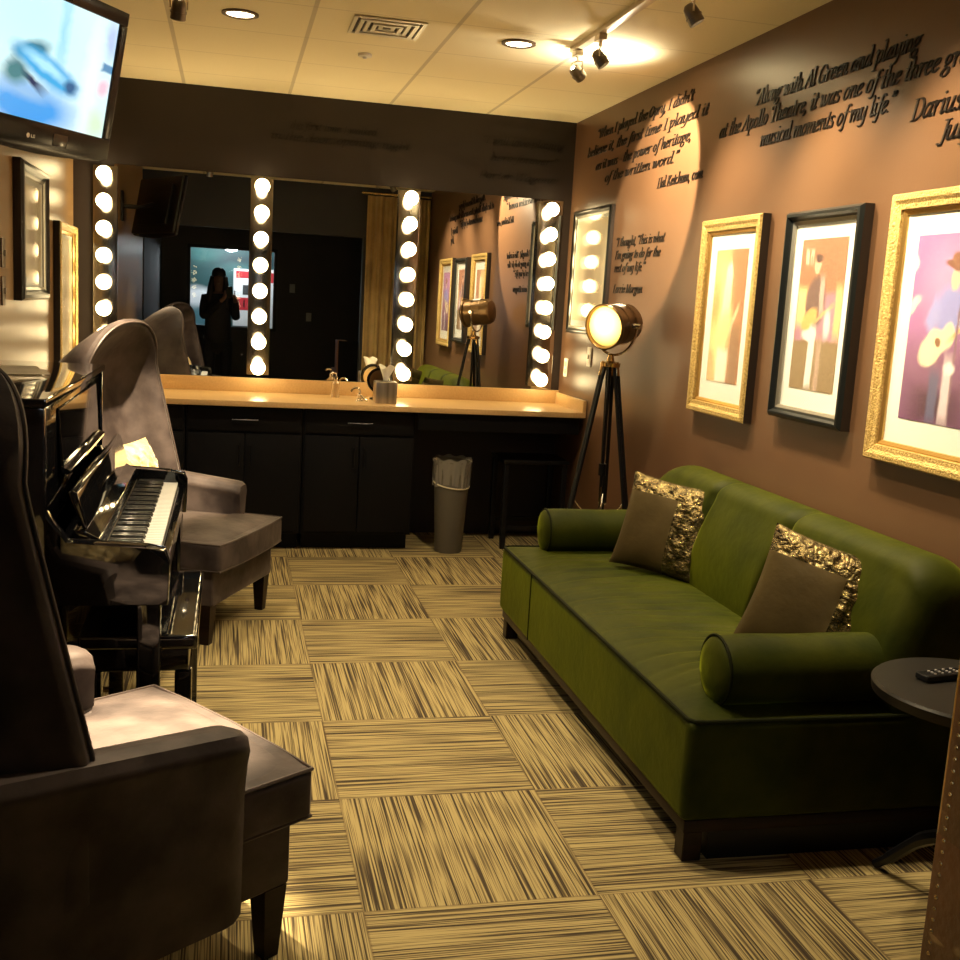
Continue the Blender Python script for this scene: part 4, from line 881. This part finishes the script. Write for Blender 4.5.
# ------------------------------------------------------------------ upright piano and bench
def piano():
    ya, yb = -3.72, -2.33; t = thing('upright_piano', 'glossy black upright piano with open keyboard against the left wall', 'piano', (0, 0, 0))
    xb, xf, xk = -2.985, -2.585, -2.262
    bm = nb(); box(bm, xb, xf, ya, ya+.035, 0.0, 1.148, .004); box(bm, xb, xf, yb-.035, yb, 0, 1.148, .004); box(bm, xb, xb+.03, ya+.035, yb-.035, .05, 1.14); mk('case_side', bm, black_lacquer, t)
    bm = nb(); box(bm, xb-.005, xf+.006, ya-.008, yb+.008, 1.148, 1.172, .006, 3); mk('top_lid', bm, black_lacquer, t)
    bm = nb(); box(bm, xf-.025, xf-.005, ya+.036, yb-.036, .80, 1.147, .003); mk('upper_panel', bm, black_lacquer, t)
    bm = nb(); box(bm, xf-.025, xf-.005, ya+.036, yb-.036, .05, .60, .003); mk('lower_panel', bm, black_lacquer, t)
    bm = nb(); box(bm, xb+.01, xk-.012, ya+.004, yb-.004, .605, .665, .006); mk('key_bed', bm, black_lacquer, t)
    for a, b in ((ya, ya+.068), (yb-.068, yb)):
        bm = nb(); prism(bm, [(xf-.004, .60), (xk, .60), (xk+.004, .72), (xk-.01, .757), (xk-.06, .765), (xf+.05, .775), (xf-.004, .86)], a, b, .004, 2, Matrix(((1, 0, 0, 0), (0, 0, 1, 0), (0, 1, 0, 0), (0, 0, 0, 1)))); mk('cheek', bm, black_lacquer, t)
        yc = (a+b)/2
        bm = nb(); box(bm, xk-.085, xk-.02, yc-.03, yc+.03, .03, .605, .006); mk('front_leg', bm, black_lacquer, t)
        bm = nb(); box(bm, xf-.005, xk-.005, yc-.034, yc+.034, .0, .05, .006); mk('toe_block', bm, black_lacquer, t)
    bm = nb(); box(bm, xk-.03, xk-.004, ya+.069, yb-.069, .655, .712, .006, 3); mk('key_slip', bm, black_lacquer, t)
    # keys: the bass end is nearest the left as one sits facing -X, i.e. at larger -Y side
    n = 52; k0, k1 = ya+.07, yb-.07; kw = (k1-k0)/n
    ivory = mat('white_key', (.94, .96, .95), .18, Coat_Weight=.5); ebony = mat('black_key', (.005, .005, .006), .25)
    bm = nb(); box(bm, xk-.185, xk-.033, -kw/2+.0006, kw/2-.0006, -.02, 0, .0015, 2); wk = mk('white_key', bm, ivory, t); wk.location = (0, k0+kw/2, .722)
    for i in range(1, n):
        c = wk.copy(); COL.objects.link(c); c.parent = t; c.location = (0, k0+kw*(i+.5), .722)
    bm = nb(); prism(bm, [(xk-.185, 0), (xk-.083, 0), (xk-.090, .012), (xk-.185, .013)], -.0055, .0055, .001, 1, Matrix(((1, 0, 0, 0), (0, 0, 1, 0), (0, 1, 0, 0), (0, 0, 0, 1)))); bk = None
    first = True
    for i in range(n-1):
        if (i % 7) in (1, 4): continue     # no black key between B-C and E-F counted from A
        if first: bk = mk('black_key', bm, ebony, t); c = bk; first = False
        else: c = bk.copy(); COL.objects.link(c); c.parent = t
        c.location = (0, k0+kw*(i+1), .7225)
    # fallboard: an open two-part lid leaning back over the keys
    bm = nb(); fy0, fy1 = ya+.072, yb-.072
    Tm = Matrix(((1, 0, 0, 0), (0, 0, 1, 0), (0, 1, 0, 0), (0, 0, 0, 1)))
    prism(bm, [(xk-.186, .735), (xk-.190, .775), (xk-.235, .80), (xk-.26, .80), (xk-.26, .735)], fy0, fy1, .004, 2, Tm)
    mk('fallboard', bm, black_lacquer, t)
    bm = nb(); prism(bm, [(xk-.235, .803), (xk-.222, .803), (xk-.250, .905), (xk-.262, .912), (xk-.275, .905)], fy0, fy1, .004, 2, Tm)
    mk('key_lid', bm, black_lacquer, t)
    bm = nb(); box(bm, xk-.200, xk-.188, fy0, fy1, .725, .735, .002); mk('felt_strip', bm, mat('brass_strip', (.4, .3, .12), .3, 1), t)
    bm = nb(); prism(bm, [(xf+.005, .93), (xf+.03, .925), (xf+.034, .94), (xf+.012, .945), (xf+.002, 1.12), (xf-.004, 1.12)], ya+.25, yb-.25, .002, 1, Tm); mk('music_desk', bm, black_lacquer, t)
    for d in (-.1, 0, .1):
        bm = nb(); box(bm, xf-.006, xf+.10, (ya+yb)/2+d-.012, (ya+yb)/2+d+.012, .055, .07, .004); mk('pedal', bm, brass, t)
    t2 = thing('piano_bench', 'glossy black piano bench tucked under the keyboard', 'bench', (-2.345, -3.305, 0))
    bm = nb(); box(bm, -.165, .165, -.375, .375, .455, .50, .014, 4); mk('bench_top', bm, black_lacquer, t2)
    bm = nb(); box(bm, -.14, .14, -.35, .35, .385, .455, .003); mk('apron', bm, black_lacquer, t2)
    for sx in (-1, 1):
        for sy in (-1, 1): bm = nb(); box(bm, sx*.125-.024, sx*.125+.024, sy*.335-.024, sy*.335+.024, 0, .385, .004); mk('leg', bm, black_lacquer, t2)
piano()
# pale page-shaped sheets standing in for a reflection on the piano lid
bm = nb()
for s in (-1, 1): grid(bm, lambda u, v, s=s: Vector((.20*v-.10, s*.15*u, .002+.010*math.sin(PI*u)**.7)), 8, 2)
r = bmesh.ops.solidify(bm, geom=bm.faces[:], thickness=.0015)
o = mk('lid_reflection', bm, mat('reflection_cream', (.62, .55, .42), .7), loc=(-2.83, -2.85, 1.1735)); o.rotation_euler.z = .35; tag(o, 'pale page shapes made up for a reflection on the piano lid', 'painted reflection')

# ------------------------------------------------------------------ side table and remote
t = thing('side_table', 'small round dark side table at the near end of the sofa', 'side table', (-.262, -4.535, 0))
ms = noisy('dark_table_top', (.014, .012, .010), (.019, .017, .014), 5, .4, Specular_IOR_Level=.3)
bm = nb(); lathe(bm, [(.001, .572), (.235, .572), (.247, .576), (.25, .60), (.244, .606), (.001, .606)], 64, caps=False); mk('table_top', bm, ms, t)
bm = nb(); lathe(bm, [(.001, .572), (.10, .572), (.045, .55), (.026, .50), (.024, .22), (.034, .16), (.001, .15)], 24, caps=False); mk('pedestal', bm, black_satin, t)
for a in (105, 225, 345):
    a = math.radians(a); c, s = math.cos(a), math.sin(a); bm = nb()
    tube(bm, smooth_pts([(.02*c, .02*s, .20), (.10*c, .10*s, .15), (.19*c, .19*s, .055), (.235*c, .235*s, .013)], 5), [.020]*6+[.017]*5+[.013]*5, 8); mk('leg', bm, black_satin, t)
t = thing('remote_control', 'black remote control with small buttons on the side table', 'remote', (-.305, -4.455, .6065), math.radians(100))
bm = nb(); box(bm, -.022, .022, -.07, .07, 0, .018, .006, 3); mk('body', bm, mat('remote_plastic', (.012, .012, .014), .25), t)
for i in range(4):
    for j in range(3):
        bm = nb(); lathe(bm, [(.0035, .018), (.0035, .0205), (.001, .021)], 10, Matrix.Translation((-.011+.011*j, -.04+.025*i, 0))); mk('button', bm, mat('button_grey', (.4, .38, .38), .3), t)

# ------------------------------------------------------------------ brown leather chair at the right edge
def leather_chair():
    t = thing('leather_club_chair', 'worn brown leather chair with a nailed edge at the lower right edge', 'armchair', (0, 0, 0))
    ml = noisy('scuffed_brown_leather', (.20, .075, .025), (.12, .044, .016), 5, .42, .5, bscale=60, dist=.004)
    no = N(ml, 'ShaderNodeTexNoise'); no.inputs['Scale'].default_value = 9; no.inputs['Detail'].default_value = 2; mp = N(ml, 'ShaderNodeMapping'); mp.inputs[3].default_value = (1, .8, 2.6)
    lk(ml, N(ml, 'ShaderNodeTexCoord').outputs['Object'], mp.inputs[0]); lk(ml, mp.outputs[0], no.inputs[0])
    mr = N(ml, 'ShaderNodeMapRange', i_1=.66, i_2=.70); lk(ml, no.outputs[0], mr.inputs[0])
    old = B(ml).inputs['Base Color'].links[0].from_socket; lk(ml, mixc(ml, M2(ml, 'MULTIPLY', mr.outputs[0], .7), old, (.42, .26, .12)), B(ml).inputs['Base Color'])
    x0, x1, y0, y1 = -.935, -.20, -6.0, -5.30
    for a, b in ((x0, x0+.13), (x1-.13, x1)):
        bm = nb(); box(bm, a, b, y0, y1, .30, .66, .006, 2); mk('arm', bm, ml, t)
    # tall curved side wings rise behind the arms
    for a in (x0+.001, x1-.111): mk('wing', box(nb(), a, a+.11, y1-.30, y1-.002, .64, 1.0, .006, 2), ml, t)
    mk('reflection_blackout', box(nb(), x0+.008, x1-.008, y1-.003, y1+.003, .305, .999, .001), mat('blackout_panel', (.004, .004, .004), .95, Specular_IOR_Level=0), t)  # black panel added so the chair's mirror reflection stays dark
    bm = nb(); box(bm, x0+.13, x1-.13, y1-.16, y1-.01, .30, .99, .03, 3); mk('backrest', bm, ml, t)
    bm = nb(); box(bm, x0+.13, x1-.13, y0+.02, y1-.16, .30, .44, .03, 3); mk('seat', bm, ml, t)
    bm = nb()
    for i in range(34):
        z = .325+i*.0205; lathe(bm, [(.004, 0), (.003, .0015), (.001, .002)], 8, Matrix.Translation((x0, y1-.022, z)) @ Matrix.Rotation(-PI/2, 4, 'Y'), caps=False)
    mk('nailhead_trim', bm, brass, t)['kind'] = 'stuff'
    for x in (x0+.05, x1-.05):
        for y in (y0+.06, y1-.06): bm = nb(); prism(bm, [(x-.03, y-.03), (x+.03, y-.03), (x+.03, y+.03), (x-.03, y+.03)], 0, .30, .003, 1); mk('leg', bm, wood_dark, t)
leather_chair()

# ------------------------------------------------------------------ gold curtain on the rear pier (seen in the mirror)
t = thing('curtain', 'gold floor length curtain reflected in the mirror behind the third bulb strip', 'curtain', (0, 0, 0))
def cur(u, v):
    x = -.70+.68*u; f = .028*math.sin(u*2*PI*6+.6*math.sin(v*3))+.012*math.sin(u*2*PI*13+1); return Vector((x, -5.03+f*(.6+.4*v), 2.56-2.54*v))
bm = nb(); grid(bm, cur, 120, 10); bmesh.ops.solidify(bm, geom=bm.faces[:], thickness=.003)
mk('cloth', bm, noisy('gold_curtain_cloth', (.56, .38, .12), (.70, .50, .18), 6, .6, .3, Sheen_Weight=.4), t, angle=80)
bm = nb(); tube(bm, [(-.76, -5.03, 2.585), (-.005, -5.03, 2.585)], .012, 12); mk('rod', bm, brass, t)

# ------------------------------------------------------------------ the photographer (seen in the mirror)
def skinned(name, verts, edges, radii, m, parent, root=0, sub=2):
    me = bpy.data.meshes.new(name); me.from_pydata(verts, edges, []); me.materials.append(m)
    o = bpy.data.objects.new(name, me); COL.objects.link(o)
    o.modifiers.new('skin', 'SKIN').use_smooth_shade = True
    sv = me.skin_vertices[0].data
    for i, r in enumerate(radii): sv[i].radius = (r, r) if not isinstance(r, tuple) else r; sv[i].use_root = (i == root)
    s = o.modifiers.new('sub', 'SUBSURF'); s.levels = s.render_levels = sub
    if parent: o.parent = parent
    return o
def person():
    t = thing('person', 'person in dark clothes with long dark hair raising a phone, reflected in the mirror', 'person', (-2.245, -7.14, 0))
    skin = mat('skin', (.22, .12, .08), .5, Subsurface_Weight=.05); cloth = noisy('dark_knit', (.010, .010, .013), (.016, .015, .018), 30, .8); jean = mat('dark_jeans', (.010, .012, .02), .8); hairm = noisy('dark_hair', (.008, .006, .005), (.016, .010, .008), 20, .45, stretch=(1, 1, .1))
    # right (-x) and left (+x) hands meet round the phone at the camera
    ph = CAM-Vector(t.location); pc = ph - Vector((0, .014, .01)); pc = Vector((ph.x, ph.y-.016, ph.z-.03))
    hands = {-1: pc+Vector((-.048, -.03, -.03)), 1: pc+Vector((.048, -.03, -.03))}
    elb = {-1: Vector((-.18, .10, 1.13)), 1: Vector((.22, .10, 1.13))}
    V = [(0, 0, .94), (0, .0, 1.08), (0, 0, 1.24), (0, -.01, 1.38), (0, -.005, 1.45), (0, .01, 1.52), (0, .02, 1.60), (0, .015, 1.66)]
    E = [(0, 1), (1, 2), (2, 3), (3, 4), (4, 5), (5, 6), (6, 7)]
    R_ = [(.14, .10), (.115, .09), (.13, .095), (.11, .075), (.045, .045), (.055, .06), (.068, .085), (.055, .07)]
    for s in (-1, 1):
        i = len(V); w_ = hands[s]+Vector((s*.02, -.05, -.05))
        V += [(s*.15, -.01, 1.38), tuple(elb[s]), tuple(w_), tuple(hands[s])]; E += [(3, i), (i, i+1), (i+1, i+2), (i+2, i+3)]; R_ += [.052, .038, .025, (.034, .018)]
        i = len(V); V += [(s*.09, 0, .86), (s*.095, .02, .50), (s*.10, 0, .09), (s*.105, .12, .03)]; E += [(0, i), (i, i+1), (i+1, i+2), (i+2, i+3)]; R_ += [.085, .055, .040, (.035, .028)]
    skinned('body', V, E, R_, skin, t)
    bm = nb(); T = Matrix.Translation((0, .105, 1.60))
    lathe(bm, [(.001, .0), (.010, -.006), (.013, -.03), (.011, -.036), (.001, -.038)], 10, T, caps=False)
    for s in (-1, 1): lathe(bm, [(.001, .006), (.009, .003), (.001, -.004)], 10, Matrix.Translation((s*.03, .098, 1.617)), caps=False)
    lathe(bm, [(.001, .004), (.02, 0), (.001, -.005)], 12, Matrix.Translation((0, .098, 1.548)), caps=False)
    mk('facial_features', bm, mat('face_detail', (.20, .09, .06), .5), t)
    # clothes
    V2 = [(0, 0, .66), (0, 0, .98), (0, 0, 1.24), (0, -.01, 1.37), (0, -.008, 1.42)]; E2 = [(0, 1), (1, 2), (2, 3), (3, 4)]; R2 = [(.19, .15), (.175, .14), (.165, .125), (.14, .10), (.07, .06)]
    for s in (-1, 1):
        i = len(V2); w_ = hands[s]+Vector((s*.02, -.05, -.05)); V2 += [(s*.16, -.01, 1.37), tuple(elb[s]), tuple(elb[s].lerp(w_, .9))]; E2 += [(3, i), (i, i+1), (i+1, i+2)]; R2 += [.068, .055, .040]
    skinned('sweater', V2, E2, R2, cloth, t)
    V3 = [(0, 0, .92), (-.1, 0, .82), (-.1, .02, .5), (-.105, 0, .08), (.1, 0, .82), (.1, .02, .5), (.105, 0, .08)]; skinned('trousers', V3, [(0, 1), (1, 2), (2, 3), (0, 4), (4, 5), (5, 6)], [(.15, .115), .10, .072, .062, .10, .072, .062], jean, t)
    for s in (-1, 1):
        bm = nb(); box(bm, s*.105-.042, s*.105+.042, -.06, .17, 0, .075, .025, 3); mk('shoe', bm, black_satin, t)
    skinned('hair', [(0, -.01, 1.68), (0, -.045, 1.62), (0, -.07, 1.50), (0, -.08, 1.36), (0, -.08, 1.20), (-.075, .0, 1.62), (-.095, .02, 1.50), (-.11, .05, 1.36), (-.10, .07, 1.24), (.075, .0, 1.62), (.095, .02, 1.50), (.11, .05, 1.36), (.10, .07, 1.24)],
            [(0, 1), (1, 2), (2, 3), (3, 4), (0, 5), (5, 6), (6, 7), (7, 8), (0, 9), (9, 10), (10, 11), (11, 12)], [.075, .095, (.11, .06), (.12, .05), (.09, .03), .035, .04, .045, .025, .035, .04, .045, .025], hairm, t, sub=2)
    bm = nb(); lathe(bm, [(.001, .085), (.045, .078), (.078, .045), (.088, 0), (.080, -.03)], 20, Matrix.Translation((0, -.015, 1.665)), caps=False); mk('hair_crown', bm, hairm, t)
    # fingers and thumbs round the phone's edges
    for s in (-1, 1):
        h = hands[s]
        for k in range(4):
            z = .035-.021*k; L = (.9, 1, .95, .78)[k]
            a = h+Vector((s*.004, -.004, z)); pts = [a, a+Vector((s*.012, .022*L, .004)), a+Vector((s*.004, .034*L, .006)), a+Vector((-s*.008, .030*L, .006))]
            pts = [Vector((p.x, min(p.y, ph.y-.006), p.z)) for p in pts]
            skinned('finger', [tuple(p) for p in pts], [(0, 1), (1, 2), (2, 3)], [.009, .0085, .008, .007], skin, t, sub=1)
        a = h+Vector((-s*.004, -.006, -.03)); skinned('thumb', [tuple(a), tuple(a+Vector((-s*.012, .004, .018))), tuple(a+Vector((-s*.022, .006, .038)))], [(0, 1), (1, 2)], [.011, .0095, .0085], skin, t, sub=1)
    # the phone itself is held: a thing of its own
    p = thing('phone', 'black smartphone held up by the reflected person', 'phone')
    p.matrix_world = Matrix.Translation(CAM) @ CAMROT.to_4x4()
    bm = nb(); box(bm, -.034, .034, -.105, .033, .008, .016, .003, 3); mk('phone_body', bm, mat('phone_black', (.01, .01, .012), .2), p)
    bm = nb(); box(bm, -.031, .031, -.09, .020, .0161, .0165); mk('phone_screen', bm, emis('phone_screen_glow', (.7, .75, .9), .35), p, smooth=False)
person()
